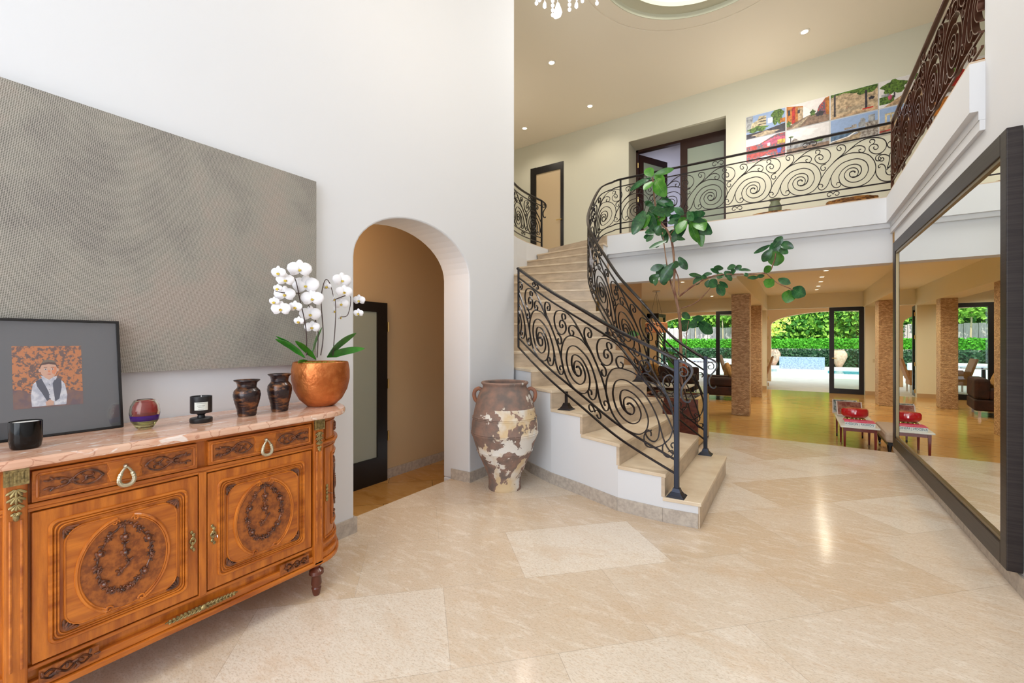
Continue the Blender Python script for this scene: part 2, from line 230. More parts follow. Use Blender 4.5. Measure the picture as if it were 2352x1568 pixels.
LEAVES=[(-1.639, 3.536, -1.739, 3.674, 0.113, 1), (-1.615, 3.556, -1.375, 3.595, 0.073, 1), (-1.672, 3.526, -1.943, 3.393, 0.081, 0), (-1.639, 3.461, -1.714, 3.325, 0.097, 1), (-1.598, 3.494, -1.438, 3.2, 0.154, 1), (-1.615, 3.556, -1.478, 3.42, 0.097, 1), (-1.631, 3.143, -1.747, 3.213, 0.065, 0), (-1.582, 3.184, -1.367, 3.106, 0.073, 0), (-1.598, 3.154, -1.406, 3.04, 0.097, 0), (-1.566, 3.066, -1.328, 3.027, 0.097, 0), (-1.615, 3.024, -1.772, 3.032, 0.065, 1), (-1.672, 3.008, -1.849, 2.84, 0.138, 1), (-1.631, 3.01, -1.582, 2.82, 0.13, 1), (-1.534, 2.961, -1.454, 2.916, 0.081, 1), (-1.566, 2.818, -1.73, 2.773, 0.089, 0), (-1.582, 2.82, -1.542, 2.715, 0.081, 0), (-1.501, 2.808, -1.493, 2.7, 0.073, 0), (-1.631, 2.743, -1.714, 2.654, 0.065, 0), (-1.454, 2.638, -1.648, 2.537, 0.057, 0), (-1.391, 2.679, -1.282, 2.681, 0.049, 0), (-1.206, 2.863, -1.29, 2.682, 0.113, 1), (-1.16, 2.864, -1.056, 2.572, 0.097, 1), (-1.101, 2.871, -0.976, 2.695, 0.146, 1), (-1.191, 2.876, -1.297, 2.852, 0.097, 1), (-1.206, 2.911, -1.086, 2.955, 0.081, 0), (-1.145, 2.933, -1.013, 2.928, 0.081, 0), (-1.297, 2.925, -1.438, 2.865, 0.073, 0), (-1.236, 2.947, -1.344, 3.045, 0.081, 0), (-1.391, 2.337, -1.282, 2.27, 0.089, 0), (-1.454, 2.327, -1.598, 2.183, 0.138, 0), (-1.501, 2.315, -1.656, 2.263, 0.081, 0), (-1.566, 2.205, -1.689, 2.107, 0.105, 0), (-1.582, 2.157, -1.582, 2.041, 0.057, 0), (-1.501, 2.183, -1.509, 2.061, 0.089, 0), (-1.027, 2.136, -1.168, 2.164, 0.049, 0), (-1.027, 2.129, -1.138, 2.042, 0.081, 0), (-1.013, 2.151, -0.904, 2.157, 0.049, 0), (-1.027, 2.136, -0.955, 2.099, 0.049, 0), (-0.826, 2.159, -0.912, 2.212, 0.049, 0), (-0.771, 2.207, -0.862, 2.216, 0.057, 0), (-0.784, 2.155, -0.833, 2.085, 0.073, 0), (-0.757, 2.168, -0.688, 2.101, 0.073, 0), (-0.729, 2.204, -0.633, 2.233, 0.065, 0), (-0.688, 2.154, -0.627, 2.164, 0.065, 0), (-0.647, 2.189, -0.573, 2.235, 0.057, 0), (-0.593, 2.169, -0.461, 2.142, 0.036, 0), (-0.533, 2.126, -0.494, 2.078, 0.04, 0), (-0.722, 2.119, -0.677, 2.047, 0.049, 0), (-0.94, 2.083, -0.966, 1.991, 0.073, 0), (-0.926, 2.066, -0.833, 1.982, 0.105, 0), (-0.819, 2.05, -0.713, 1.963, 0.052, 0), (-0.833, 2.013, -0.768, 1.87, 0.097, 0), (-0.225, 2.411, -0.143, 2.524, 0.081, 0), (-0.244, 2.472, -0.182, 2.363, 0.121, 0), (-0.17, 2.455, -0.031, 2.374, 0.081, 0), (-0.176, 2.398, -0.085, 2.312, 0.065, 0), (-0.269, 2.446, -0.428, 2.346, 0.045, 0), (-0.25, 2.392, -0.341, 2.256, 0.089, 0), (-0.207, 2.366, -0.207, 2.199, 0.146, 1), (-0.326, 2.123, -0.254, 2.179, 0.073, 1), (-0.326, 2.086, -0.402, 2.081, 0.04, 0), (-0.39, 2.062, -0.494, 2.056, 0.04, 0), (-0.326, 2.028, -0.225, 1.948, 0.1, 1), (-0.182, 2.039, -0.063, 1.962, 0.073, 0), (-0.043, 1.907, 0.081, 1.815, 0.126, 0), (-0.061, 1.894, -0.103, 1.746, 0.121, 1), (-1.274, 1.666, -1.145, 1.594, 0.073, 0), (-1.157, 1.558, -1.313, 1.454, 0.13, 0), (-1.145, 1.558, -1.071, 1.477, 0.105, 0), (-1.131, 1.589, -0.991, 1.593, 0.073, 0), (-1.071, 1.54, -0.886, 1.401, 0.13, 0), (-1.832, 1.388, -1.961, 1.415, 0.073, 1), (-1.367, 1.133, -1.454, 1.107, 0.081, 1), (-1.328, 1.069, -1.422, 0.953, 0.113, 1)]
BLOOMS=[(1.328, 1.682, 0.0534), (1.209, 1.648, 0.0349), (1.243, 1.615, 0.0383), (1.375, 1.602, 0.0619), (1.261, 1.544, 0.0461), (1.392, 1.53, 0.0518), (1.208, 1.503, 0.0253), (1.233, 1.465, 0.0422), (1.296, 1.479, 0.0338), (1.405, 1.447, 0.0495), (1.416, 1.376, 0.0366), (1.315, 1.405, 0.0253), (1.2, 1.568, 0.0214), (1.601, 1.657, 0.0478), (1.605, 1.588, 0.0422), (1.505, 1.612, 0.0236), (1.517, 1.54, 0.0236), (1.605, 1.519, 0.0383), (1.52, 1.473, 0.0203), (1.719, 1.549, 0.0349), (1.702, 1.469, 0.0281), (1.585, 1.442, 0.0225)]
STEMS=[[(1.388, 1.222), (1.382, 1.337), (1.368, 1.426), (1.351, 1.514), (1.333, 1.619), (1.318, 1.646), (1.299, 1.65), (1.28, 1.635)], [(1.451, 1.207), (1.451, 1.351), (1.43, 1.429), (1.399, 1.498)], [(1.473, 1.219), (1.483, 1.338), (1.47, 1.536), (1.498, 1.645), (1.535, 1.636), (1.566, 1.544)], [(1.55, 1.217), (1.55, 1.271), (1.562, 1.435), (1.566, 1.544)], [(1.566, 1.544), (1.661, 1.572), (1.645, 1.459), (1.597, 1.443)], [(1.351, 1.558), (1.267, 1.553), (1.212, 1.557)], [(1.361, 1.476), (1.293, 1.472)], [(1.371, 1.404), (1.331, 1.405)]]
OLEAVES=[(1.378, 1.209, 1.221, 1.311, 0.0338), (1.444, 1.197, 1.299, 1.302, 0.0309), (1.419, 1.221, 1.502, 1.379, 0.0309), (1.513, 1.208, 1.682, 1.348, 0.0675), (1.513, 1.208, 1.728, 1.255, 0.045), (1.392, 1.193, 1.296, 1.184, 0.0169), (1.371, 1.222, 1.23, 1.326, 0.0225)]
NEWELSCROLL=[[(0.216, 0.72), (0.122, 0.728), (0.058, 0.636), (0.027, 0.503), (0.022, 0.362), (0.049, 0.204), (0.095, 0.092), (0.095, -0.004), (0.058, -0.019), (0.027, 0.043), (0.031, 0.083), (0.058, 0.047)], [(0.027, 0.577), (0.067, 0.687), (0.122, 0.757), (0.178, 0.798), (0.225, 0.804), (0.254, 0.756), (0.249, 0.706), (0.225, 0.727)], [(0.076, 0.709), (0.095, 0.78), (0.085, 0.864), (0.049, 0.924), (0.022, 0.91), (0.036, 0.854)], [(0.178, 0.183), (0.225, 0.108), (0.235, 0.021), (0.216, -0.035), (0.159, -0.001), (0.095, 0.092), (0.049, 0.204)], [(0.027, 0.503), (0.076, 0.679), (0.178, 0.888), (0.225, 0.969)]]
# ================================================================ THE SETTING
ZU = 3.034; CZ = 5.75; LD = -.168
def wall_box(name, x0, x1, y0, y1, z0, z1, m, label=None, cat='wall'):
    return struct(name, MB().box(x0, x1, y0, y1, z0, z1), m, label, cat)
# floors
fo = [(-2.735, 1.6), (-2.735, 3.3), (-2.6, 3.3), (-2.6, 6.76), (-1.0, 6.772), (-.25, 6.74), (.42, 6.735), (.985, 6.68), (.985, -3.0), (-2.6, -3.0), (-2.6, 1.6)]
struct('floor', MB().prism(fo, 'z', -.16, 0), floor_m, 'pale travertine foyer floor laid diagonally', 'floor')
struct('floor', MB().box(-8.2, 4.2, 6.9, 15.35, -.3, LD).box(-2.62, .985, 6.6, 6.9, -.3, LD).box(.985, 4.2, 6.83, 6.9, -.3, LD), floor_w, 'lower sunken living room floor of travertine tiles, orange lamplight put into their colour', 'floor')
struct('floor', MB().box(-3.7, -2.735, .9, 4.15, -.3, LD), floor_w, 'tiled hallway floor beyond the arch, orange lamplight put into its colour', 'floor')
# left wall with arch
ar = [(3.14 if t == 0 else 2.515 + .625 * math.cos(PI * t / 24), 1.87 + .385 * math.sin(PI * t / 24)) for t in range(25)]
poly = [(3.9, 0), (3.9, CZ), (-3, CZ), (-3, 0), (1.89, 0)] + ar[::-1] + [(3.14, 0)]
struct('wall_left', MB().prism(poly, 'x', -2.84, -2.52).box(-2.84, -2.735, 3.14, 3.3, -.168, 0), white, 'tall white left wall with round arched opening', 'wall', bevel=.012)
bb = MB().box(-2.52, -2.505, -3, 1.905, 0, .105).box(-2.735, -2.5201, 1.8905, 1.905, 0, .105)
struct('baseboard_left', bb, stone_g, 'stone baseboard behind the sideboard', 'baseboard')
bb = MB().box(-2.52, -2.505, 3.125, 3.85, 0, .095).box(-2.735, -2.5201, 3.125, 3.1395, 0, .095)
struct('baseboard_left', bb, stone_g, 'stone baseboard beside the clay urn', 'baseboard')
# hallway
wall_box('wall_hall', -3.85, -3.67, .8, 4.3, LD, 3.0, hall_wall, 'tan hallway wall beyond the arch')
wall_box('wall_hall', -3.7, -2.84, .7, .9, LD, 3.0, hall_wall); wall_box('wall_hall', -3.7, -2.96, 4.15, 4.3, LD, 3.0, hall_wall)
struct('ceiling', MB().box(-3.85, -2.84, .7, 4.3, 2.62, 2.7), hall_wall, 'hallway ceiling', 'ceiling')
struct('baseboard_hall', MB().box(-3.67, -3.655, 3.15, 4.15, LD, LD + .1), stone_g, 'low stone baseboard in the hallway', 'baseboard')
d = empty('door_1', (-3.64, 2.72, LD), 'black framed frosted glass door in the hallway', 'door', kind='structure')
MB().box(-3.67, -3.62, 2.2, 2.31, LD, 1.70).box(-3.67, -3.62, 3.0, 3.13, LD, 1.70).box(-3.67, -3.62, 2.31, 3.0, 1.60, 1.70).box(-3.67, -3.62, 2.31, 3.0, LD, .10).build('door_frame', black, d)
MB().box(-3.655, -3.635, 2.31, 3.0, .10, 1.60).build('door_glass', frost, d)
for z in (.3, .85, 1.45): MB().tube([(-3.625, 3.145, z - .05), (-3.625, 3.145, z + .05)], .012).build('hinge', brass2, d)
# right wall
wall_box('wall_right', .97, 1.2, -3, 3.84, 0, CZ, white, 'tall white right wall')
wall_box('wall_right', .97, 1.2, 3.84, 6.80, -.1, 2.60, white, 'white wall behind the big mirror')
struct('baseboard_right', MB().box(.955, .97, -3, 6.79, 0, .1), stone_g, 'stone baseboard under the big mirror', 'baseboard')
# balcony slabs
sl = [(-2.6, 6.83), (.92, 6.83), (.92, 3.86), (.97, 3.82), (1.2, 3.82), (3.4, 3.82), (3.4, 8.6), (-7.2, 8.6), (-7.2, 4.4), (-3.75, 4.4), (-3.62, 5.1), (-3.74, 5.5), (-3.82, 5.8), (-3.90, 6.12), (-3.95, 6.5), (-3.94, 6.85), (-3.92, 7.25), (-3.2, 7.02), (-2.6, 6.84)]
sl = [(-2.6, 6.83), (.90, 6.83), (.90, 3.83), (3.4, 3.83), (3.4, 8.6), (-7.2, 8.6), (-7.2, 4.4), (-3.75, 4.4), (-3.62, 5.1), (-3.74, 5.5), (-3.82, 5.8), (-3.90, 6.12), (-3.95, 6.5), (-3.94, 6.85), (-3.92, 7.25)]
struct('floor', MB().prism(sl, 'z', 2.72, ZU - .012), white, 'white edge of the upper gallery floor', 'floor')
sl2 = [(x + (.0 if x > -3 else 0), y) for x, y in sl]
struct('trim_gallery', MB().prism(sl2, 'z', ZU - .012, ZU), mat('gallery_stone', (.62, .50, .38), .4), 'thin stone edging on top of the gallery', 'trim')
def fascia(off, z0, z1):
    return MB().prism([(-2.6, 6.83 + off), (.90 + off, 6.83 + off), (.90 + off, 3.83), (1.3, 3.83), (1.3, 7.15), (-2.6, 7.15)], 'z', z0, z1)
struct('trim_gallery', fascia(.04, 2.665, 2.72), white, 'stepped molding under the gallery edge', 'trim')
struct('trim_gallery', MB().box(-2.6, .97, 6.92, 7.15, 2.25, 2.68), white, 'white beam face under the balcony', 'trim')
struct('trim_gallery', MB().box(.945, .972, 3.832, 6.92, 2.60, 2.6645), white, 'lower molding over the mirror wall', 'trim')
# upper walls
def BW(x, off=0): return V((x, 8.34 - .0325 * x + off, 0))      # the upper back wall is very slightly skewed
yb = lambda x: 8.34 - .0325 * x
def bwquad(name, xs, zs, m, holes=(), label=None):
    mb = MB(); cuts = sorted(set([xs[0], xs[1]] + [c for h_ in holes for c in h_[:2]])); zc = sorted(set([zs[0], zs[1]] + [c for h_ in holes for c in h_[2:]]))
    for i in range(len(cuts) - 1):
        for j in range(len(zc) - 1):
            a, b = cuts[i], cuts[i + 1]; mx, mz = (a + b) / 2, (zc[j] + zc[j + 1]) / 2
            if any(h_[0] < mx < h_[1] and h_[2] < mz < h_[3] for h_ in holes): continue
            mb.prism([(a, yb(a)), (b, yb(b)), (b, yb(b) + .14), (a, yb(a) + .14)], 'z', zc[j], zc[j + 1])
    return struct(name, mb, m, label, 'wall')
bwquad('wall_back', (-7.2, 3.4), (ZU, CZ), cream, [(-5.04, -4.21, ZU, 5.19), (-2.77, -1.03, ZU, 5.22)], 'upper back wall with two doorways, warm light put into its plaster colour')
wall_box('wall_upper_left', -7.35, -7.2, 4.2, 8.8, ZU, CZ, cream); wall_box('wall_upper_left', -7.2, -2.84, 3.9, 4.05, 2.7, CZ, cream)
wall_box('wall_upper_right', 3.4, 3.55, 3.6, 8.8, ZU, CZ, cream); wall_box('wall_upper_right', 1.2, 3.4, 3.7, 3.83, ZU, CZ, cream)
# recess of the double door
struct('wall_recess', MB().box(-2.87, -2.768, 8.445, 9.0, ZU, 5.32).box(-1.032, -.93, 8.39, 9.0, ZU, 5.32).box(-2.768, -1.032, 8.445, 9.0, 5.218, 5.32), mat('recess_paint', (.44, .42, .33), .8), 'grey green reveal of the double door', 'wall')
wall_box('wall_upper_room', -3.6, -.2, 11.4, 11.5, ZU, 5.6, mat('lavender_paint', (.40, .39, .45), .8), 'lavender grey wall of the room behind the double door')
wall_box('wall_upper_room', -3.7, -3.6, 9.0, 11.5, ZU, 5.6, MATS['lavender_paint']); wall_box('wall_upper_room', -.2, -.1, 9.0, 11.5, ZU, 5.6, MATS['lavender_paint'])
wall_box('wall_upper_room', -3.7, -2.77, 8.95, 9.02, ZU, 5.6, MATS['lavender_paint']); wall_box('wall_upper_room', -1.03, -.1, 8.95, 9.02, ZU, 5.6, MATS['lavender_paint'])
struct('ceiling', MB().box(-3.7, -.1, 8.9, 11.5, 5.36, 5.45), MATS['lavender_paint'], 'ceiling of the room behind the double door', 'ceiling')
struct('floor', MB().box(-3.7, -.1, 8.6, 11.5, 2.9, ZU), stone, 'floor of the room behind the double door', 'floor')
# doors upstairs
d = empty('door_2', (-4.62, yb(-4.62) + .04, ZU), 'black framed door glowing warm behind frosted glass on the landing', 'door', kind='structure')
ys = yb(-4.62)
MB().box(-5.04, -4.90, ys - .02, ys + .05, ZU, 5.19).box(-4.285, -4.21, ys - .02, ys + .05, ZU, 5.18).box(-4.9, -4.285, ys - .02, ys + .05, 5.04, 5.185).box(-4.9, -4.285, ys - .02, ys + .05, ZU, 3.2).build('door_frame', black, d)
MB().box(-4.9, -4.285, ys + .005, ys + .03, 3.2, 5.04).build('door_glass', frost2, d)
MB().tube([(-4.25, ys - .02, 3.93), (-4.25, ys - .06, 3.93), (-4.37, ys - .06, 3.93)], .011).build('door_handle', brass2, d)
d = empty('door_3', (-1.9, 8.95, ZU), 'dark wood double door with frosted glass, left leaf ajar', 'door', kind='structure')
MB().box(-2.77, -2.73, 8.9, 9.0, ZU, 5.22).box(-1.065, -1.03, 8.9, 9.0, ZU, 5.22).box(-2.77, -1.03, 8.9, 9.0, 5.17, 5.22).build('door_frame', espresso, d)
r_ = MB().box(-1.9, -1.77, 8.9, 8.95, ZU, 5.17).box(-1.13, -1.065, 8.9, 8.95, ZU, 5.17).box(-1.77, -1.13, 8.9, 8.95, 5.02, 5.17).box(-1.77, -1.13, 8.9, 8.95, ZU, 3.22).build('door_leaf', espresso, d)
MB().box(-1.77, -1.13, 8.915, 8.935, 3.22, 5.02).build('door_glass', mat('frosted_glass_green', (.36, .42, .34), .4), r_)
M_ = T(-2.72, 8.97, 0) @ Rz(math.radians(62))
r_ = MB().box(0, .12, 0, .05, ZU, 5.15, M_).box(.7, .82, 0, .05, ZU, 5.15, M_).box(.12, .7, 0, .05, 5.02, 5.15, M_).box(.12, .7, 0, .05, ZU, 3.22, M_).build('door_leaf', espresso, d)
MB().box(.12, .7, .015, .035, 3.22, 5.02, M_).build('door_glass', MATS['frosted_glass_green'], r_)
for z in (3.4, 4.2, 4.9): MB().tube([(-2.725, 8.89, z - .05), (-2.725, 8.89, z + .05)], .013).build('hinge', brass2, d)
# ceiling with the round skylight
cc = (-.87, 5.22); R0 = 1.182
angs = sorted(set([2 * PI * i / 72 for i in range(72)] + [math.atan2(y - cc[1], x - cc[0]) % (2 * PI) for x in (-7.3, 3.5) for y in (-3.2, 9)]))
mb = MB(); vv = []
for a in angs:
    c_, s_ = math.cos(a), math.sin(a); t = min(((3.5 - cc[0]) / c_ if c_ > 1e-9 else (-7.3 - cc[0]) / c_ if c_ < -1e-9 else 1e9), ((9 - cc[1]) / s_ if s_ > 1e-9 else (-3.2 - cc[1]) / s_ if s_ < -1e-9 else 1e9))
    vv += [(cc[0] + R0 * c_, cc[1] + R0 * s_, CZ), (cc[0] + 1.395 * c_, cc[1] + 1.395 * s_, CZ), (cc[0] + 1.398 * c_, cc[1] + 1.398 * s_, CZ + .012), (cc[0] + 1.412 * c_, cc[1] + 1.412 * s_, CZ + .012), (cc[0] + 1.415 * c_, cc[1] + 1.415 * s_, CZ), (cc[0] + t * c_, cc[1] + t * s_, CZ)]
n_ = len(angs); mb.add(vv, [(6 * i + k, 6 * i + k + 1, 6 * ((i + 1) % n_) + k + 1, 6 * ((i + 1) % n_) + k) for i in range(n_) for k in range(5)])
struct('ceiling', mb, ceil_m, 'warm white upper ceiling with round opening', 'ceiling', recalc=False)
struct('trim_skylight', MB().ring([(1.182, CZ - .002), (1.165, CZ + .055), (1.01, CZ + .045), (.985, CZ + .03), (.975, CZ + .12), (1.3, CZ + .12), (1.3, CZ + .02)], (cc[0], cc[1], 0), 72), mat('cove_paint', (.60, .60, .46), .8), 'coved ring round the skylight', 'trim', smooth=True)
struct('window_1', MB().lathe([(1.05, CZ + .085), (1.05, CZ + .10)], (cc[0], cc[1], 0), 48), mat('skylight_pane', (1, 1, 1), .5, emit=2.2), 'bright round frosted skylight pane', 'window')
struct('ceiling', MB().box(-7.4, 3.6, 9.0, 9.1, 5.36, 6.4).box(-7.4, 3.6, -3.2, 9.1, 6.3, 6.4), white, 'roof deck over the upper ceiling', 'ceiling')
# entry wall with a tall window behind the camera
ew = MB().box(-2.84, -2.3, -3.1, -3, 0, CZ).box(.75, 1.2, -3.1, -3, 0, CZ).box(-2.3, .75, -3.1, -3, 5.1, CZ)
struct('wall_entry', ew, white, 'white entry wall around the tall entrance window', 'wall')
struct('trim_sun_blocker', MB().box(-6, 5, -9, -3.1, 5.3, 5.45), white, 'unseen slab outside the entrance, added to block the sun', 'trim')  # added overhang, out of view, keeps direct sun off the foyer floor
struct('window_2', MB().box(-2.3, -2.22, -3.08, -3.02, 0, 5.1).box(.67, .75, -3.08, -3.02, 0, 5.1).box(-.82, -.74, -3.08, -3.02, 0, 5.1).box(-2.22, .67, -3.08, -3.02, 2.3, 2.4).box(-2.22, .67, -3.08, -3.02, 5.0, 5.1), black, 'black entrance window frame', 'window')
# ---------------------------------------------------------------- living room shell
lw = mat('warm_living_plaster', (.84, .79, .60), .8)
def segs(name, pieces, m, label): 
    mb = MB()
    for p in pieces: mb.box(*p)
    return struct(name, mb, m, label, 'wall')
segs('wall_living', [(-8.2, -4.35, 15.2, 15.4, LD, 2.66), (-1.4, -.76, 15.2, 15.4, LD, 2.66), (1.56, 4.2, 15.2, 15.4, LD, 2.66), (-4.35, -1.4, 15.2, 15.4, 2.25, 2.66), (-.76, 1.56, 15.2, 15.4, 2.25, 2.66)], lw, 'cream living room wall with two garden doorways')
wall_box('wall_living', -8.3, -8.2, 6.9, 15.4, LD, 2.7, lw, 'side wall of the living room'); wall_box('wall_living', 4.2, 4.3, 6.7, 15.4, LD, 2.7, lw, 'far side wall of the living room')
wall_box('wall_living', 1.2, 4.3, 6.6, 6.83, LD, 2.7, lw, 'living room wall behind the mirror'); wall_box('wall_living', -8.3, -4.3, 6.6, 6.9, LD, 2.7, lw, 'living room wall behind the stair')
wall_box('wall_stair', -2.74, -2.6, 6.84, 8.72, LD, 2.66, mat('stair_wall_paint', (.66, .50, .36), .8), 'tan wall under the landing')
struct('ceiling', MB().box(-8.3, 4.3, 7.15, 15.4, 2.66, 2.72), living_ceil, 'cream living room ceiling', 'ceiling')
struct('ceiling', MB().box(-8.4, 4.4, 8.7, 15.5, 2.74, 2.85), white, 'flat roof over the living room', 'ceiling')
struct('trim_beam', MB().box(-1.12, -.74, 7.15, 15.2, 2.23, 2.66), lw, 'boxed ceiling beam over the two mosaic pillars', 'trim')
struct('trim_beam', MB().box(1.52, 1.95, 7.15, 15.2, 2.23, 2.66), lw, 'boxed ceiling beam near the right mosaic pillar', 'trim')
struct('baseboard_living', MB().box(-1.4, -.76, 15.185, 15.2, LD, LD + .11).box(1.56, 4.2, 15.185, 15.2, LD, LD + .11), mat('warm_base', (.5, .34, .18), .5), 'stone baseboard between the garden doors', 'baseboard')
for i, (x0, x1, y0, y1, lb) in enumerate([(-1.09, -.77, 9.66, 9.98, 'stone mosaic pillar nearest the stairs'), (-1.05, -.77, 13.05, 13.4, 'stone mosaic pillar behind the nearest pillar'), (1.56, 1.88, 12.87, 13.4, 'stone mosaic pillar right of the garden doors')]):
    tag(MB().box(x0, x1, y0, y1, LD, 2.23).build('mosaic_pillar', mosaic, None, bevel=.01), lb, 'pillar', None, 'structure')
def leafdoor(d, x0, x1, y, z0, z1, M=None, w=.11, name='door_leaf', m=black, th=.05):
    f = MB().box(x0, x0 + w, y, y + th, z0, z1, M).box(x1 - w, x1, y, y + th, z0, z1, M).box(x0 + w, x1 - w, y, y + th, z1 - w, z1, M).box(x0 + w, x1 - w, y, y + th, z0, z0 + w + .03, M).build(name, m, d)
    MB().box(x0 + w, x1 - w, y + .02, y + .03, z0 + w + .03, z1 - w, M).build('door_glass', pane, f)
    return f
d = empty('door_4', (.4, 15.25, LD), 'black framed garden door right of the mosaic pillars, left leaf open', 'door', kind='structure')
leafdoor(d, .77, 1.54, 15.2, LD, 2.245)
M_ = T(-.76, 15.25, 0) @ Rz(PI / 2 + .05)
f = leafdoor(d, 0, .76, 0, LD, 2.245, M_)
for z in (.0, .7, 1.4, 2.0): MB().tube([(-.72, 15.2, z - .05), (-.72, 15.2, z + .05)], .014).build('hinge', brass2, f)
MB().tube([(.83, 15.2, .82), (.83, 15.14, .82), (.93, 15.14, .82)], .01).build('door_handle', brass2, d)
d = empty('door_5', (-2.9, 15.25, LD), 'black framed garden door behind the sofa, left leaf open', 'door', kind='structure')
leafdoor(d, -2.16, -1.4, 15.2, LD, 2.245)
leafdoor(d, 0, .76, 0, LD, 2.245, T(-4.0, 15.3, 0) @ Rz(PI / 2 - .1))
MB().box(-4.35, -3.95, 15.2, 15.26, 2.08, 2.25).box(-4.35, -4.27, 15.2, 15.26, LD, 2.25).build('door_frame', black, d)
# loggia with arches
def arch_wall(xs):
    lo, hi = xs[0][0] - .9, xs[-1][1] + 2.4; pts = [(lo, -.168)]
    for a, b in xs:
        c = (a + b) / 2; r = (b - a) / 2; pts += [(a, -.168), (a, 1.87)] + [(c - r * math.cos(PI * t / 20), 1.87 + .46 * math.sin(PI * t / 20)) for t in range(1, 20)] + [(b, 1.87), (b, -.168)]
    return pts + [(hi, -.168), (hi, 3.0), (lo, 3.0)]
stucco = mat('apricot_stucco', (.90, .64, .38), .85)
struct('wall_loggia', MB().prism(arch_wall([(-4.8, -1.0), (-.79, 3.0)]), 'y', 18.5, 18.8), stucco, 'apricot stucco arcade outside the garden doors', 'wall')
wall_box('wall_loggia', -5.8, -5.6, 15.4, 18.5, LD, 3, stucco); wall_box('wall_loggia', 5.3, 5.4, 15.4, 18.5, LD, 3, stucco)
wall_box('wall_loggia', -1.0, -.84, 15.4, 15.6, LD, 3, stucco)
struct('ceiling', MB().box(-5.8, 5.4, 15.4, 18.8, 2.85, 2.95), stucco, 'loggia ceiling', 'ceiling')
struct('floor', MB().box(-12, 12, 15.35, 23.8, -.4, LD), mat('deck_stone', (.72, .66, .55), .5, n=(3, (.80, .74, .62), 4)), 'pale stone pool deck', 'floor')
struct('ground', MB().box(-25, 25, 23.8, 45, -.6, -.45), mat('soil', (.3, .25, .18), .9), 'garden ground', 'ground')
# ================================================================ STAIRS
RS = .168
ZK = lambda k: .178 + (k - 1) * RS
O_ = [(-.573, 3.24), (-.807, 3.222), (-1.15, 3.245), (-1.525, 3.40), (-1.88, 3.53), (-2.19, 3.70), (-2.58, 3.98), (-2.86, 4.22), (-3.09, 4.47), (-3.29, 4.72), (-3.46, 4.98), (-3.60, 5.25), (-3.71, 5.53), (-3.79, 5.81), (-3.86, 6.12), (-3.93, 6.5), (-3.92, 6.85), (-3.91, 7.25)]
I_ = [(-.59, 4.69), (-.84, 4.70), (-1.105, 4.80), (-1.225, 4.83), (-1.405, 4.87), (-1.56, 4.95), (-1.73, 5.07), (-1.87, 5.18), (-2.0, 5.29), (-2.14, 5.41), (-2.27, 5.54), (-2.39, 5.70), (-2.48, 5.88), (-2.54, 6.07), (-2.58, 6.26), (-2.6, 6.45), (-2.6, 6.64), (-2.6, 6.83)]
st = empty('staircase', (-2.2, 4.9, 0), 'curved travertine staircase with white plaster side rising to the gallery', 'staircase')
def lerp2(a, b, t): return (a[0] + (b[0] - a[0]) * t, a[1] + (b[1] - a[1]) * t)
for k in range(1, 19):
    z = ZK(k); o0, i0 = O_[k - 1], I_[k - 1]
    if k < 18:
        o1, i1 = O_[k], I_[k]; dx, dy = o1[0] - o0[0], o1[1] - o0[1]; L_ = math.hypot(dx, dy); ov = .022
        a = (o0[0] - dx / L_ * ov, o0[1] - dy / L_ * ov); ddx, ddy = i1[0] - i0[0], i1[1] - i0[1]; l2 = math.hypot(ddx, ddy); b = (i0[0] - ddx / l2 * ov, i0[1] - ddy / l2 * ov)
        ax = (o0[0] - i0[0], o0[1] - i0[1]); al = math.hypot(*ax); ax = (ax[0] / al * .012, ax[1] / al * .012)
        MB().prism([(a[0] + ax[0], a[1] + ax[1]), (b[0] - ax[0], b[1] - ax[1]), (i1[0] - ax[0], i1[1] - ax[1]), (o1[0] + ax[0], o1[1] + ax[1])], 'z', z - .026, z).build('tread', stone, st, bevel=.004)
    z0 = 0 if k == 1 else ZK(k - 1)
    n_ = (i0[1] - o0[1], -(i0[0] - o0[0])); nl = math.hypot(*n_); n_ = (n_[0] / nl * .012, n_[1] / nl * .012)
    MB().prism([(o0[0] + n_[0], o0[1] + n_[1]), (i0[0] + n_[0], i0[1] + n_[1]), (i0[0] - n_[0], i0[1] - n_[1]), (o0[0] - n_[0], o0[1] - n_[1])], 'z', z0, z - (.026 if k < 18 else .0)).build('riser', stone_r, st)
side = MB()
for k in range(1, 18):
    side.prism([O_[k - 1], O_[k], I_[k], I_[k - 1]], 'z', 0 if k < 15 else 2.2, ZK(k) - .026)
side.build('side_wall', white, st)
bs = MB(); nO = 7
for k in range(6):
    a, b = O_[k], O_[k + 1]; d_ = V((b[0] - a[0], b[1] - a[1], 0)).normalized(); n_ = V((-d_.y, d_.x, 0)); n_ = n_ if n_.y < 0 else -n_
    a2 = (a[0] + n_.x * .012, a[1] + n_.y * .012); b2 = (b[0] + n_.x * .012, b[1] + n_.y * .012); bs.prism([a, b, b2, a2], 'z', 0, .10)
bs.build('skirting', stone_g, st)
ow = MB()
for k in range(6, 17):
    a, b = O_[k], O_[k + 1]; d_ = V((b[0] - a[0], b[1] - a[1], 0)).normalized(); n_ = V((-d_.y, d_.x, 0))
    ow.prism([a, b, (b[0] + n_.x * .12, b[1] + n_.y * .12), (a[0] + n_.x * .12, a[1] + n_.y * .12)], 'z', 0, 2.72)
struct('wall_stairwell', ow, white, 'curved white wall on the far side of the stairs', 'wall')

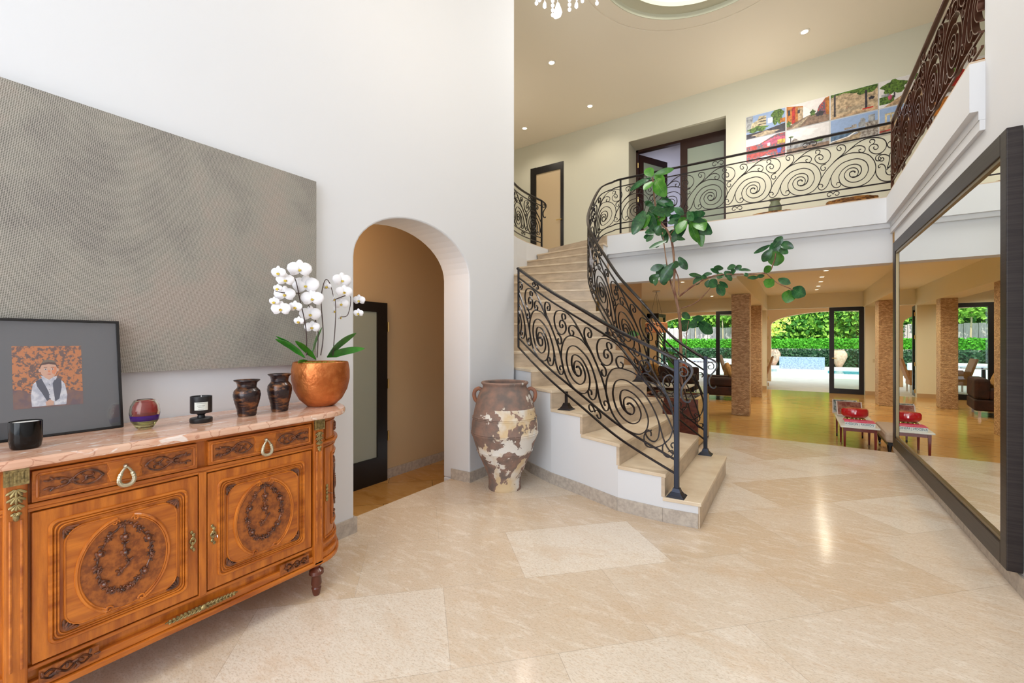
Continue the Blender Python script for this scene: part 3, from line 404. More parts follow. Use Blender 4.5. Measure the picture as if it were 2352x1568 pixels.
# ---------------------------------------------------------------- wrought iron railings
class Path:
    """plan polyline with the height of the lowest rail; offsets give the other rails"""
    def __init__(s, pts, gaps):
        s.p = crom([V(p) for p in pts], 10); s.g = gaps; s.s = [0]
        for a, b in zip(s.p, s.p[1:]): s.s.append(s.s[-1] + math.hypot(b.x - a.x, b.y - a.y))
        s.L = s.s[-1]
    def at(s, q, dz=0):
        q = max(q, 0) if q < s.L else q
        q_ = min(q, s.L - 1e-5)
        for i in range(len(s.s) - 1):
            if s.s[i + 1] >= q_: break
        t = (q_ - s.s[i]) / max(s.s[i + 1] - s.s[i], 1e-9); p = s.p[i].lerp(s.p[i + 1], t)
        d = s.p[i + 1] - s.p[i]; n = V((-d.y, d.x, 0)).normalized(); return p + V((0, 0, dz)), n
    def pt(s, q, y):   # y 0..1 between rail 3 and rail 2
        return s.at(q, s.g[0] + (s.g[1] - s.g[0]) * y)
def rail_run(root, P, s0, s1, dz, w, h, name, m):
    n = max(3, int((s1 - s0) / .05)); pts = []; nr = []
    for q in frange(s0, s1, n): p, nn = P.at(q, dz); pts.append(p); nr.append(nn)
    mb = MB()
    if name == 'handrail':
        vv = []; sec = [(-.5, -.3), (-.5, .2), (-.3, .5), (.3, .5), (.5, .2), (.5, -.3), (.3, -.5), (-.3, -.5)]
        for p, nn in zip(pts, nr): vv += [p + nn * a * w + V((0, 0, b * h)) for a, b in sec]
        mb.add(vv, [(8 * i + j, 8 * i + (j + 1) % 8, 8 * i + 8 + (j + 1) % 8, 8 * i + 8 + j) for i in range(len(pts) - 1) for j in range(8)] + [tuple(range(8)), tuple(range(8 * len(pts) - 8, 8 * len(pts)))])
    else: mb.strip(pts, nr, w, h)
    return mb.build(name, m, root)
def stroke(mb, P, s0, S, k=4, w=.014, t=.0078, lim=None, taper=True, thick=None):
    c = crom([(x, y, 0) for x, y in S], k); pts = []; nr = []; ts = []
    for i, q in enumerate(c):
        if lim and not (lim[0] <= s0 + q.x <= lim[1]):
            if len(pts) > 2: mb.strip(pts, nr, w, ts)
            pts, nr, ts = [], [], []; continue
        p, n = P.pt(s0 + q.x, q.y); pts.append(p); nr.append(n); f = i / len(c); ts.append(t * (1 if not thick else 1 + thick * max(0, 1 - f * 7)))
    if len(pts) > 2: mb.strip(pts, nr, w, ts)
def curl(P, s, y0, r, sgn, up, dzs):
    """small open C scroll standing in the narrow gap between two rails"""
    pts = []; nr = []
    for i in range(22):
        a = PI * .5 + PI * 1.9 * i / 21; rr = r * (1 - .55 * i / 21)
        x = s + sgn * (r * 1.05 - rr * math.cos(a - PI / 2)); z = y0 + up * rr * math.sin(a - PI / 2)
        p, n = P.at(x, z); pts.append(p); nr.append(n)
    return pts, nr
def scrolls_small(root, P, s, lo, hi, m, name='small_scroll'):
    mb = MB(); mid = (lo + hi) / 2; r = (hi - lo) * .46
    for sg in (-1, 1):
        pts, nr = curl(P, s, mid, r, sg, 1, None); mb.strip(pts, nr, .012, .0075)
    mb.build(name, m, root)
def post(root, loc, z0, z1, w, m, foot=True, name='newel_post'):
    x, y = loc; o = MB().box(x - w / 2, x + w / 2, y - w / 2, y + w / 2, z0, z1).build(name, m, root, bevel=.003)
    if foot:
        f = MB()
        for a, b, z, zz in ((.062, .050, 0, .012), (.046, .030, .012, .035), (.030, .022, .035, .06)):
            f.add([(x + sx * q, y + sy * q, z0 + zq) for q, zq in ((a, z), (b, zz)) for sx, sy in ((-1, -1), (1, -1), (1, 1), (-1, 1))], [(3, 2, 1, 0), (4, 5, 6, 7)] + [(i, (i + 1) % 4, 4 + (i + 1) % 4, 4 + i) for i in range(4)])
        f.build('foot_plate', m, o)
def tongue(root, p, dirv, m):
    d_ = V(dirv).normalized(); n = V((-d_.y, d_.x, 0)); S = [(0, 0), (.06, -.022), (.098, -.05), (.105, -.09), (.085, -.13), (.055, -.17), (.035, -.215), (.035, -.26), (.055, -.295), (.085, -.30), (.095, -.28)]
    pts = [V(p) + d_ * q.x + V((0, 0, q.y)) for q in crom([(a, b, 0) for a, b in S], 4)]
    mb = MB().strip(pts, n, .022, [.017 - .008 * i / len(pts) for i in range(len(pts))]); mb.build('handrail_tongue', m, root)
    S = [(.02, -.06), (.05, -.05), (.075, -.075), (.07, -.11), (.035, -.115), (.025, -.09), (.045, -.08)]
    mb = MB().strip([V(p) + d_ * q.x + V((0, 0, q.y)) for q in crom([(a, b, 0) for a, b in S], 4)], n, .018, .008)
    mb.build('end_scroll', m, root)
GAPS = (.09, .685)     # rail 3 and rail 2 above rail 4
def railing(root, P, first, count, m, lim=None, hand=.80, small=True, w=.014, s0=0, s1=None, pm=None):
    s1 = s1 if s1 is not None else P.L
    rail_run(root, P, s0, s1, hand, .042, .026, 'handrail', m)
    for dz in (P.g[1], P.g[0], 0): rail_run(root, P, s0, s1, dz, .014, .014, 'rail', m)
    for i in range(count):
        c = first + .5455 * i; mb = MB()
        for j, S in enumerate(MODULE): stroke(mb, P, c, S, lim=(s0 + .005, s1 - .005), w=w, thick=.9 if j < 2 else None)
        if mb.v: mb.build('scroll_panel', pm or m, root)
        if small and i % 2 == 0 and s0 < c + .1 < s1 - .1: scrolls_small(root, P, c + .1, P.g[1] + .006, hand - .018, m)
        if small and i % 2 == 1 and s0 < c - .15 < s1 - .1: scrolls_small(root, P, c - .2, .008, P.g[0] - .006, m)
# left stair railing
rt = empty('stair_railing', (-.727, 3.29, .178), 'black wrought iron scroll railing on the near left side of the stairs beside the urn', 'railing')
Lp = [(-.727, 3.29), (-1.15, 3.305), (-1.53, 3.45), (-1.90, 3.60), (-2.2, 3.76), (-2.5, 3.94)]
acc = [0]
for a, b in zip(Lp, Lp[1:]): acc.append(acc[-1] + math.hypot(b[0] - a[0], b[1] - a[1]))
PL = Path([(x, y, .335 + (1.242 - .335) * s / acc[-1]) for (x, y), s in zip(Lp, acc)], (.10, .745))
railing(rt, PL, .345, 4, iron, hand=.835, s1=PL.L - .005)
mb = MB()
for S in NEWELSCROLL: stroke(mb, PL, 0, S)
mb.build('end_scroll', iron, rt)
post(rt, (-.727, 3.29), .178, 1.165, .034, iron_steel); tongue(rt, (-.727, 3.29, 1.165), (1, 0, 0), iron)
p_, _ = PL.at(PL.L - .012); post(rt, (p_.x, p_.y), p_.z, p_.z + .85, .018, iron, False, 'end_bar')
p_, _ = PL.at(1.06); post(rt, (p_.x + .0, p_.y + .03), ZK(4), p_.z + .01, .024, iron)
# inner stair railing with the balcony run
rt = empty('stair_railing', (-.757, 4.66, .178), 'black scroll railing sweeping up the far side of the stairs and along the balcony', 'railing')
off = .05; pts = [(-.757, 4.66, .318)]
for k in range(2, 19):
    a = V((*I_[k - 1], 0)); o = V((*O_[k - 1], 0)); q = a + (o - a).normalized() * off
    if k == 2: continue
    pts.append((q.x, q.y, ZK(k) + (.045 if k < 4 else .07)))
pts = [p for i, p in enumerate(pts) if i in (0, 1, 3, 5, 7, 9, 11, 13, 15)]
pts = pts[:-1] + [(-2.66, 6.62, 2.93), (-2.62, 6.79, 3.05), (-2.5, 6.865, 3.10), (-2.38, 6.87, 3.12), (-1.5, 6.87, 3.12), (-.5, 6.87, 3.12), (.3, 6.87, 3.12), (.96, 6.87, 3.12)]
PR = Path(pts, GAPS)
sb = next(PR.s[i] for i in range(len(PR.p)) if PR.p[i].x > -2.4 and PR.p[i].y > 6.86)   # start of balcony run
cx0 = sb + (.577 + 2.39); nfull = int((cx0 - .30) / .5455)
first = cx0 - nfull * .5455
railing(rt, PR, first, nfull + 1, iron, hand=.80)
mb = MB()
for S in ENDPIECE: stroke(mb, PR, cx0, S)
mb.build('end_scroll', iron, rt)
mb = MB()
for S in NEWELSCROLL: stroke(mb, PR, 0, S, lim=(0, 9))
mb.build('end_scroll', iron, rt)
post(rt, (-.757, 4.66), .178, 1.15, .034, iron_steel); tongue(rt, (-.757, 4.66, 1.14), (1, 0, 0), iron)
post(rt, (-2.39, 6.87), ZU, 3.92, .026, iron, False); post(rt, (.96, 6.87), ZU, 3.92, .03, iron_b, False)
for k in (5, 8): 
    a = V((*I_[k - 1], 0)); o = V((*O_[k - 1], 0)); q = a + (o - a).normalized() * .06; post(rt, (q.x - .05, q.y + .03), ZK(k), ZK(k) + .16, .024, iron, name='foot_post')
# gallery railing over the mirror
rt = empty('gallery_railing', (.96, 5.3, ZU), 'bronze brown scroll railing on the gallery high above the big mirror', 'railing')
PG = Path([(.96, 6.86, 3.12), (.96, 5.8, 3.12), (.96, 4.8, 3.12), (.96, 3.84, 3.12)], GAPS)
railing(rt, PG, .30, 6, iron_b, hand=.80, w=.036)
# landing railing, far left
rt = empty('landing_railing', (-3.95, 7.06, ZU), 'black scroll railing ending on the upper landing beside the glowing door', 'railing')
PT = Path([(-3.96, 7.06, 3.12), (-3.98, 6.7, 3.12), (-3.97, 6.4, 3.12), (-3.92, 6.1, 3.12), (-3.82, 5.75, 3.12), (-3.72, 5.45, 3.12)], GAPS)
railing(rt, PT, .28, 3, iron, hand=.78)
post(rt, (-3.96, 7.06), ZU, 3.90, .03, iron, False); tongue(rt, (-3.96, 7.06, 3.90), (.35, .93, 0), iron)
# ================================================================ MIRROR
mr = empty('wall_mirror', (.93, 4.87, .14), 'huge leaning wall mirror in a wide dark frame on the right wall', 'mirror')
x0, x1 = .905, .965; y0, y1, z0, z1, w = 3.245, 6.45, .115, 2.40, .115
MB().box(x0, x1, y0 + .03, y0 + w, z0, z1).box(x0, x1, y1 - w, y1, z0, z1).box(x0, x1, y0 + w, y1 - w, z1 - w, z1).box(x0, x1, y0 + w, y1 - w, z0, z0 + w).build('frame', frame_m, mr, bevel=.004)
iw = .022
MB().box(x0 + .008, x1, y0 + w, y0 + w + iw, z0 + w, z1 - w).box(x0 + .008, x1, y1 - w - iw, y1 - w, z0 + w, z1 - w).box(x0 + .008, x1, y0 + w, y1 - w, z1 - w - iw, z1 - w).box(x0 + .008, x1, y0 + w, y1 - w, z0 + w, z0 + w + iw).build('inner_lip', mat('gilt_lip', (.20, .15, .08), .35, .6), mr)
MB().box(.925, .935, y0 + w, y1 - w, z0 + w, z1 - w).build('mirror_glass', mirror_m, mr)
# ================================================================ SIDEBOARD
wood = mat('walnut', (.29, .062, .005), .34, n=(11, (.62, .185, .018), 9, (2.5, 2.5, .30), .33, .66), coat=.25, bump=(120, .12, .004))
woodh = mat('walnut_horizontal', (.31, .068, .006), .34, n=(11, (.64, .195, .020), 9, (2.5, .30, 2.5), .33, .66), coat=.25)
woodd = mat('walnut_carved', (.045, .012, .006), .36, n=(60, (.20, .055, .015), 5), coat=.4)
woodm = mat('walnut_stained', (.20, .050, .010), .42, n=(45, (.40, .115, .018), 5, (1, 1, 1)), coat=.15)
XF = -2.05; YC = .805
sbd = empty('sideboard', (-2.3, YC, 0), 'carved orange walnut sideboard with bow ends and pink marble top', 'sideboard')
def bow(xf, r, yh, n=14, inset=0):      # plan outline with quarter-ellipse ends
    pts = []
    for i in range(n + 1):
        a = PI / 2 * i / n; pts.append((-2.515 + (xf + 2.515) * math.cos(a), YC + yh + r * math.sin(a)))
    q = pts[:]; pts = q + [(x, 2 * YC - y) for x, y in q[::-1]]
    return pts
yh = .535
MB().prism(bow(XF - .02, .245, yh), 'z', .16, .90).build('body', wood, sbd)
for zz, e, h_ in ((.155, .022, .022), (.178, .012, .03), (.242, .010, .014), (.752, .008, .012), (.765, .016, .014), (.885, .008, .015)):
    MB().prism(bow(XF + e - .012, .245 + e, yh), 'z', zz, zz + h_).build('moulding', woodh, sbd, bevel=.004)
pr = bow(-2.0, .30, yh)
marble = bpy.data.materials.new('pink_marble'); marble.use_nodes = True; nt = marble.node_tree; b_ = nt.nodes['Principled BSDF']; b_.inputs['Roughness'].default_value = .08
tc = nd(nt, 'TexCoord'); mp = nd(nt, 'Mapping'); mp.inputs['Scale'].default_value = (2.2, .8, 1); nt.links.new(tc.outputs['Object'], mp.inputs[0])
no = nd(nt, 'TexNoise'); no.inputs['Scale'].default_value = 5; no.inputs['Detail'].default_value = 8; no.inputs['Distortion'].default_value = 1.2; nt.links.new(mp.outputs[0], no.inputs[0])
r1 = nd(nt, 'ValToRGB'); e_ = r1.color_ramp.elements; e_[0].position = .3; e_[0].color = (.66, .34, .22, 1); e_[1].position = .7; e_[1].color = (.80, .56, .42, 1); nt.links.new(no.outputs[0], r1.inputs[0])
vo = nd(nt, 'TexVoronoi', feature='DISTANCE_TO_EDGE'); vo.inputs['Scale'].default_value = 16
mx0 = nd(nt, 'MixRGB'); mx0.inputs[0].default_value = .12; nt.links.new(mp.outputs[0], mx0.inputs[1]); nt.links.new(no.outputs[1], mx0.inputs[2]); nt.links.new(mx0.outputs[0], vo.inputs[0])
r2 = nd(nt, 'ValToRGB'); e_ = r2.color_ramp.elements; e_[0].position = 0; e_[0].color = (.7, .7, .7, 1); e_[1].position = .03; e_[1].color = (0, 0, 0, 1); nt.links.new(vo.outputs[0], r2.inputs[0])
mx = nd(nt, 'MixRGB'); nt.links.new(r2.outputs[0], mx.inputs[0]); nt.links.new(r1.outputs[0], mx.inputs[1]); mx.inputs[2].default_value = (.42, .16, .09, 1)
n2 = nd(nt, 'TexNoise'); n2.inputs['Scale'].default_value = 9; n2.inputs['Detail'].default_value = 5; n2.inputs['Distortion'].default_value = 2; nt.links.new(mp.outputs[0], n2.inputs[0])
r3 = nd(nt, 'ValToRGB'); e_ = r3.color_ramp.elements; e_[0].position = .60; e_[0].color = (0, 0, 0, 1); e_[1].position = .66; e_[1].color = (.85, .85, .85, 1); nt.links.new(n2.outputs[0], r3.inputs[0])
mx2 = nd(nt, 'MixRGB'); nt.links.new(r3.outputs[0], mx2.inputs[0]); nt.links.new(mx.outputs[0], mx2.inputs[1]); mx2.inputs[2].default_value = (.90, .80, .74, 1); nt.links.new(mx2.outputs[0], b_.inputs['Base Color'])
MB().prism(pr, 'z', .905, .935).build('marble_top', marble, sbd, bevel=.008)
# generic carved bits on the front plane (facing +x)
RX = Matrix.Rotation(PI / 2, 4, 'Y')
def ros(mb, y, z, r, x=None):
    x = XF + .006 if x is None else x
    mb.ell((x + r * .45, y, z), (r * .8, r * .62, r * .62), None, 8, 5)
    for i in range(5): a = 2 * PI * i / 5 + .3; mb.ell((x + r * .15, y + r * .6 * math.cos(a), z + r * .6 * math.sin(a)), (r * .35, r * .5, r * .42), None, 6, 4)
def daisy(mb, y, z, r, x=None):
    x = XF + .006 if x is None else x; mb.ell((x + r * .3, y, z), (r * .4, r * .28, r * .28), None, 6, 4)
    for i in range(7): a = 2 * PI * i / 7; M_ = Matrix.Rotation(a, 4, 'X'); mb.ell((x + r * .12, y + r * .62 * math.cos(a), z + r * .62 * math.sin(a)), (r * .22, r * .42, r * .22), M_, 6, 4)
def lf(mb, y, z, a, l, w, x=None, h_=.005):
    x = XF + .005 if x is None else x; M_ = Matrix.Rotation(a, 4, 'X'); mb.ell((x, y + l / 2 * math.cos(a), z + l / 2 * math.sin(a)), (h_, l / 2, w / 2), M_, 6, 4)
def lineyz(mb, P, t, h_=.008, x=None, k=5):
    x = XF + .002 if x is None else x; mb.tube([(x, q.x, q.y) for q in crom([(a, b, 0) for a, b in P], k)], t, 6)
def rectpath(ya, yb_, za, zb, r, n=5):
    P = []
    for cy_, cz_, a0 in ((yb_ - r, zb - r, 0), (ya + r, zb - r, 90), (ya + r, za + r, 180), (yb_ - r, za + r, 270)):
        for i in range(n + 1): a = math.radians(a0 + 90 * i / n); P.append((cy_ + r * math.cos(a), cz_ + r * math.sin(a)))
    return P + [P[0]]
def notched(ya, yb_, za, zb, n_):      # rectangle with small stepped corners
    return [(yb_ - n_, zb), (ya + n_, zb), (ya + n_, zb - n_ * .5), (ya, zb - n_), (ya, za + n_), (ya + n_, za + n_ * .5), (ya + n_, za), (yb_ - n_, za), (yb_ - n_, za + n_ * .5), (yb_, za + n_), (yb_, zb - n_), (yb_ - n_, zb - n_ * .5), (yb_ - n_, zb)]
def door(ya, yb_, sg):
    c = (ya + yb_) / 2; za, zb = .262, .748
    dr = MB().box(XF - .03, XF, ya, yb_, za, zb).build('door', wood, sbd, bevel=.003)
    mb = MB()
    for ins, t in ((.042, .006), (.052, .0035), (.060, .003)):
        P = rectpath(ya + ins, yb_ - ins, za + ins, zb - ins, .022); mb.tube([(XF + .002, a, b) for a, b in P], t, 6)
    mb.build('door_moulding', woodh, dr, smooth=True)
    MB().prism(rectpath(ya + .075, yb_ - .075, za + .075, zb - .075, .05)[:-1], 'x', XF - .002, XF + .005).build('raised_panel', woodh, dr, bevel=.003)
    mb = MB().tube([(XF + .004, a, b) for a, b in rectpath(ya + .075, yb_ - .075, za + .075, zb - .075, .05)], .003, 6)
    zc = .497; ry, rz = .130, .168
    oval = [(c + ry * math.cos(2 * PI * i / 40), zc + rz * math.sin(2 * PI * i / 40)) for i in range(40)]
    for q, t in ((1.0, .0055), (.95, .003)):
        for a0, a1 in ((100, 246), (294, 440)):
            mb.tube([(XF + .007, c + ry * q * math.cos(math.radians(a)), zc + rz * q * math.sin(math.radians(a))) for a in frange(a0, a1, 26)], t, 6)
    for sy in (-1, 1):
        for sz in (-1, 1):
            y_, z_ = c + sy * ry * (.22 if sz > 0 else .36), zc + sz * rz * (.955 if sz > 0 else .93)
            mb.tube([(XF + .008, y_ - sy * .012 * (1 - i / 16) * math.cos(i * .55), z_ - sz * .008 + .012 * (1 - i / 16) * math.sin(i * .55)) for i in range(13)], .003, 5)
    mb.build('oval_moulding', wood, dr, smooth=True)
    MB().prism([(c + (y - c) * .93, zc + (z - zc) * .93) for y, z in oval], 'x', XF + .001, XF + .0065).build('stained_ground', woodm, dr)
    mb = MB(); X2 = XF + .007; random.seed(3)
    L_ = lambda u, v: (c + (u - .548) , v)
    for u, v in ((.546, .592), (.546, .535), (.478, .555), (.488, .446), (.602, .444), (.614, .561)): ros(mb, *L_(u, v), .0155, X2)
    for u, v in ((.5, .601), (.509, .413), (.536, .405), (.56, .407), (.582, .424), (.59, .602), (.621, .501), (.473, .499)): daisy(mb, *L_(u, v), .0145, X2)
    W_ = [(.546, .637), (.526, .626), (.5, .601), (.478, .555), (.470, .52), (.473, .499), (.478, .47), (.488, .446), (.509, .413), (.536, .405), (.56, .407), (.582, .424), (.602, .444), (.618, .48), (.621, .501), (.62, .53), (.614, .561), (.59, .602), (.57, .625), (.546, .637)]
    lineyz(mb, [L_(*p) for p in W_], .0028, x=X2 + .001); lineyz(mb, [L_(*p) for p in ((.546, .65), (.546, .6), (.546, .54), (.552, .51), (.56, .498), (.55, .485), (.53, .47))], .0026, x=X2 + .001)
    for i, p in enumerate([q for q in crom([(a, b, 0) for a, b in W_], 2)]):
        q = L_(p.x, p.y); lf(mb, q[0], q[1], math.atan2(q[1] - zc, q[0] - c) + random.choice((.9, -.9)), .017, .009, X2 + .002); lf(mb, q[0], q[1], random.uniform(0, 6.3), .014, .008, X2 + .002)
    for u, v in ((.557, .5), (.539, .477), (.546, .565), (.53, .47), (.546, .635)):
        q = L_(u, v)
        for a in (.5, 2.5, 4.4): lf(mb, q[0], q[1], a, .015, .009, X2 + .002)
    mb.build('carved_wreath', woodd, dr, smooth=True)
    mb = MB()
    for sy in (-1, 1):
        for sz in (-1, 1):
            y_, z_ = (ya + .072 if sy < 0 else yb_ - .072), (za + .072 if sz < 0 else zb - .072)
            for a, l in ((0, .040), (PI / 2, .040), (PI / 4, .026), (.35, .03), (1.2, .03)): 
                aa = math.atan2(-sz * math.sin(a), -sy * math.cos(a)); lf(mb, y_, z_, aa, l, .010, XF + .004, .005)
    mb.build('corner_leaves', woodd, dr, smooth=True)
    ky = yb_ - .02 if sg < 0 else ya + .02
    mb = MB(); zk = .49
    for dz in (-.036, -.024, -.010, .010, .024, .036): mb.ell((XF + .003, ky + .004 * math.sin(dz * 300), zk + dz), (.004, .008 - abs(dz) * .06, .008), None, 8, 5)
    mb.tube([(XF + .004, ky + .009 * math.cos(2 * PI * i / 12), zk + .011 * math.sin(2 * PI * i / 12)) for i in range(13)], .003, 6)
    e2 = mb.build('escutcheon', brass, dr, smooth=True)
    if sg > 0: MB().tube([(XF, ky, zk), (XF + .03, ky, zk)], .0035, 6).ell((XF + .036, ky, zk), (.008, .003, .008)).build('key', chrome, e2)
door(.325, .788, -1); door(.822, 1.285, 1)
MB().box(XF - .03, XF + .002, .791, .819, .25, .76).build('centre_stile', wood, sbd, bevel=.003)
def drawer(ya, yb_):
    c = (ya + yb_) / 2; za, zb = .782, .882
    dr = MB().box(XF - .03, XF + .002, ya, yb_, za, zb).build('drawer', woodh, sbd, bevel=.002)
    MB().tube([(XF + .003, a, b) for a, b in rectpath(ya + .012, yb_ - .012, za + .012, zb - .012, .003, 1)], .004, 6).build('drawer_moulding', wood, dr)
    MB().box(XF + .001, XF + .0035, ya + .018, c - .05, za + .018, zb - .018).build('stained_ground', woodm, dr); MB().box(XF + .001, XF + .0035, c + .05, yb_ - .018, za + .018, zb - .018).build('stained_ground', woodm, dr)
    MB().prism([(c - .05, zb - .014), (c - .042, (za + zb) / 2 + .01), (c - .05, (za + zb) / 2), (c - .04, za + .016), (c + .04, za + .016), (c + .05, (za + zb) / 2), (c + .042, (za + zb) / 2 + .01), (c + .05, zb - .014)], 'x', XF, XF + .006).build('centre_shield', woodh, dr, bevel=.002)
    zc = (za + zb) / 2
    for sg in (-1, 1):
        mb = MB()
        for v in (-1, 1):
            P = [(c + sg * .058, zc), (c + sg * .075, zc + v * .016), (c + sg * .10, zc + v * .024), (c + sg * .125, zc + v * .016), (c + sg * .14, zc), (c + sg * .155, zc - v * .012), (c + sg * .175, zc - v * .016), (c + sg * .195, zc - v * .010)]
            lineyz(mb, P, .0036, x=XF + .006)
            P = [(c + sg * .115, zc + v * .014), (c + sg * .10, zc + v * .004), (c + sg * .085, zc + v * .006), (c + sg * .088, zc + v * .014)]; lineyz(mb, P, .003, x=XF + .006)
            for u, a in ((.165, .5), (.18, .9), (.15, .2), (.135, .8), (.07, 2.4), (.10, 1.2), (.19, .3)): lf(mb, c + sg * u, zc - v * .010 * (1 if u > .14 else -1), (a if sg > 0 else PI - a) * -v, .018, .008, XF + .006)
        lf(mb, c + sg * .148, zc, 0 if sg > 0 else PI, .02, .012, XF + .007); lf(mb, c + sg * .140, zc, PI if sg > 0 else 0, .02, .01, XF + .007)
        mb.build('carved_scrolls', woodd, dr, smooth=True)
    pl = [(XF + .022 , c + .020 * math.sin(2 * PI * i / 24) * (1 - .45 * math.cos(2 * PI * i / 24)), .812 - .0 + .033 * math.cos(2 * PI * i / 24)) for i in range(25)]
    rg = MB().tube(pl, [.0058 - .002 * math.cos(2 * PI * i / 24) for i in range(25)], 8)
    for i in range(24):
        if math.cos(2 * PI * i / 24) < .4: rg.ell(pl[i], .0075, None, 5, 4)
    rg.ell((XF + .012, c, .846), (.012, .008, .010)).build('ring_pull', mat('pewter_brass', (.50, .45, .32), .35, .8), dr, smooth=True)
drawer(.325, .785); drawer(.825, 1.285)
for y in (.290, 1.320):      # corner posts, mounts, turned feet
    MB().box(XF - .05, XF + .010, y - .026, y + .026, .16, .90).build('corner_post', wood, sbd, bevel=.006)
    mb = MB()
    for dy in (-.012, .012): mb.tube([(XF + .011, y + dy, .27), (XF + .011, y + dy, .74)], .0035, 6)
    mb.build('post_moulding', woodh, sbd)
    mb = MB().box(XF + .008, XF + .020, y - .027, y + .027, .850, .900)
    for i in range(6): mb.box(XF + .020, XF + .024, y - .023 + i * .008, y - .019 + i * .008, .858, .893)
    for z_, r_ in ((.838, .017), (.815, .016), (.79, .013), (.765, .009)):
        for a in range(5): lf(mb, y, z_, -PI / 2 + (a - 2) * .5, r_ * 1.7, .010, XF + .014, .006)
    mb.ell((XF + .014, y, .748), (.007, .008, .011)).build('brass_mount', brass, sbd, smooth=True)
    MB().lathe([(.018, .16), (.026, .155), (.016, .142), (.034, .128), (.036, .112), (.026, .104), (.022, .098), (.026, .060), (.020, .045), (.024, .038), (.022, .030), (.018, .010), (.014, 0)], (XF - .012, y, 0), 20).build('turned_foot', mat('dark_foot', (.11, .025, .012), .35, coat=.3), sbd, smooth=True)
    MB().lathe([(.02, .16), (.026, .1), (.014, 0)], (-2.46, y, 0), 12).build('turned_foot', MATS['dark_foot'], sbd)
# apron carving and garland
for sg in (-1, 1):
    mb = MB()
    for i in range(2):
        c = YC + sg * (.40 - i * .0); P = [(c - .06, .212), (c - .04, .225), (c - .02, .212), (c, .198), (c + .02, .212), (c + .04, .225), (c + .06, .21)]; lineyz(mb, P, .0035, x=XF + .004); lineyz(mb, [(a, .424 - b) for a, b in P], .003, x=XF + .004)
    for j in range(12): lf(mb, YC + sg * (.335 + j * .011), .212 + .008 * math.sin(j * 1.7), j * 1.3, .02, .009, XF + .006)
    mb.build('carved_apron', woodd, sbd, smooth=True)
MB().box(XF - .004, XF + .003, .37 - .03, .37 + .115, .190, .235).build('apron_panel', woodm, sbd); MB().box(XF - .004, XF + .003, 1.24 - .115, 1.24 + .03, .190, .235).build('apron_panel', woodm, sbd)
mb = MB()
for sg in (-1, 1):
    for j in range(9):
        y = YC + sg * j * .0135 - .0; z_ = .207 - .00002 * j
        for a in (.55, -.55): lf(mb, y, z_, (a if sg > 0 else PI - a), .024 - j * .0011, .010, XF + .008, .006)
    mb.tube([(XF + .006, YC, .207), (XF + .006, YC + sg * .13, .207)], .003, 6)
mb.ell((XF + .010, YC, .207), (.008, .012, .012)).build('brass_garland', brass, sbd, smooth=True)
# bow-end doors
def bowpt(a, z, e=0, sg=1): return V((-2.515 + (XF - .02 + 2.515 + e) * math.cos(a), YC + sg * (yh + (.245 + e) * math.sin(a)), z))
for sg in (1, -1):
    mb = MB()
    def loop(a0, a1, z0, z1, t, e=.003):
        P = [bowpt(a, z0, e, sg) for a in frange(a0, a1, 10)] + [bowpt(a1, z, e, sg) for z in frange(z0, z1, 4)[1:]] + [bowpt(a, z1, e, sg) for a in frange(a1, a0, 10)[1:]] + [bowpt(a0, z, e, sg) for z in frange(z1, z0, 4)[1:]]
        mb.tube(P, t, 6)
    loop(.13, 1.35, .27, .74, .004); loop(.38, 1.2, .32, .70, .006); loop(.42, 1.16, .335, .685, .003); loop(.16, 1.3, .785, .875, .003)
    dr = mb.build('bow_door_moulding', wood, sbd, smooth=True)
    mb = MB(); mb.tube([bowpt(.79 + .27 * math.cos(2 * PI * i / 30), .51 + .125 * math.sin(2 * PI * i / 30), .004, sg) for i in range(31)], .0038, 6)
    for i in range(22): 
        t = i / 21; p = bowpt(.79 + .09 * math.sin(t * 9), .41 + .19 * t, .004, sg); mb.ell(p, (.004, .009, .008), None, 6, 4)
        p = bowpt(.55 + .45 * (i % 11) / 10, .83 + .015 * math.sin(i * 2.1), .004, sg); mb.ell(p, (.004, .008, .007), None, 6, 4)
    for a in (.47, 1.1):
        for z_ in (.355, .665): mb.ell(bowpt(a, z_, .003, sg), (.004, .012, .014), None, 6, 4); mb.ell(bowpt(a + .06, z_ + (.02 if z_ < .5 else -.02), .003, sg), (.004, .009, .010), None, 6, 4)
    mb.build('carved_ornament', woodd, dr, smooth=True)
    mb = MB()
    for dz in (-.036, -.02, 0, .02, .036): mb.ell(bowpt(.2, .50 + dz, .003, sg), (.006, .008, .010), None, 6, 4)
    e2 = mb.build('escutcheon', brass, dr, smooth=True)
    p = bowpt(.2, .50, 0, sg); MB().tube([p, p + V((.03, .012 * sg, 0))], .003, 6).build('key', chrome, e2)
# ================================================================ THINGS ON THE SIDEBOARD
TZ = .9355
def vase(loc, name, label, prof, m, cat='vase', n=36, **k):
    return tag(MB().lathe(prof, (loc[0], loc[1], loc[2]), n).build(name, m, None, smooth=True), label, cat, **k)
black_c = mat('black_glass_candle', (.003, .003, .003), .10, spec=.35)
cn = empty('candle', (-2.20, .335, TZ), 'glossy black round candle cup near the left end of the marble top', 'candle')
sc = lambda P, a, b: [(r * a, z * b) for r, z in P]
MB().lathe(sc([(.030, 0), (.034, .004), (.037, .02), (.0375, .074), (.0355, .074), (.035, .062), (0, .062)], 1.08, 1.25), (-2.20, .335, TZ), 36).build('cup', black_c, cn, smooth=True)
MB().lathe(sc([(0.0, .063), (.034, .064), (.0345, .070), (0, .070)], 1.08, 1.25), (-2.20, .335, TZ), 32).build('wax', mat('wax', (.85, .85, .85), .5), cn)
cg = empty('glass_bowl', (-2.27, .680, TZ), 'thick rounded glass bowl in red, violet and yellow beside the framed portrait', 'bowl')
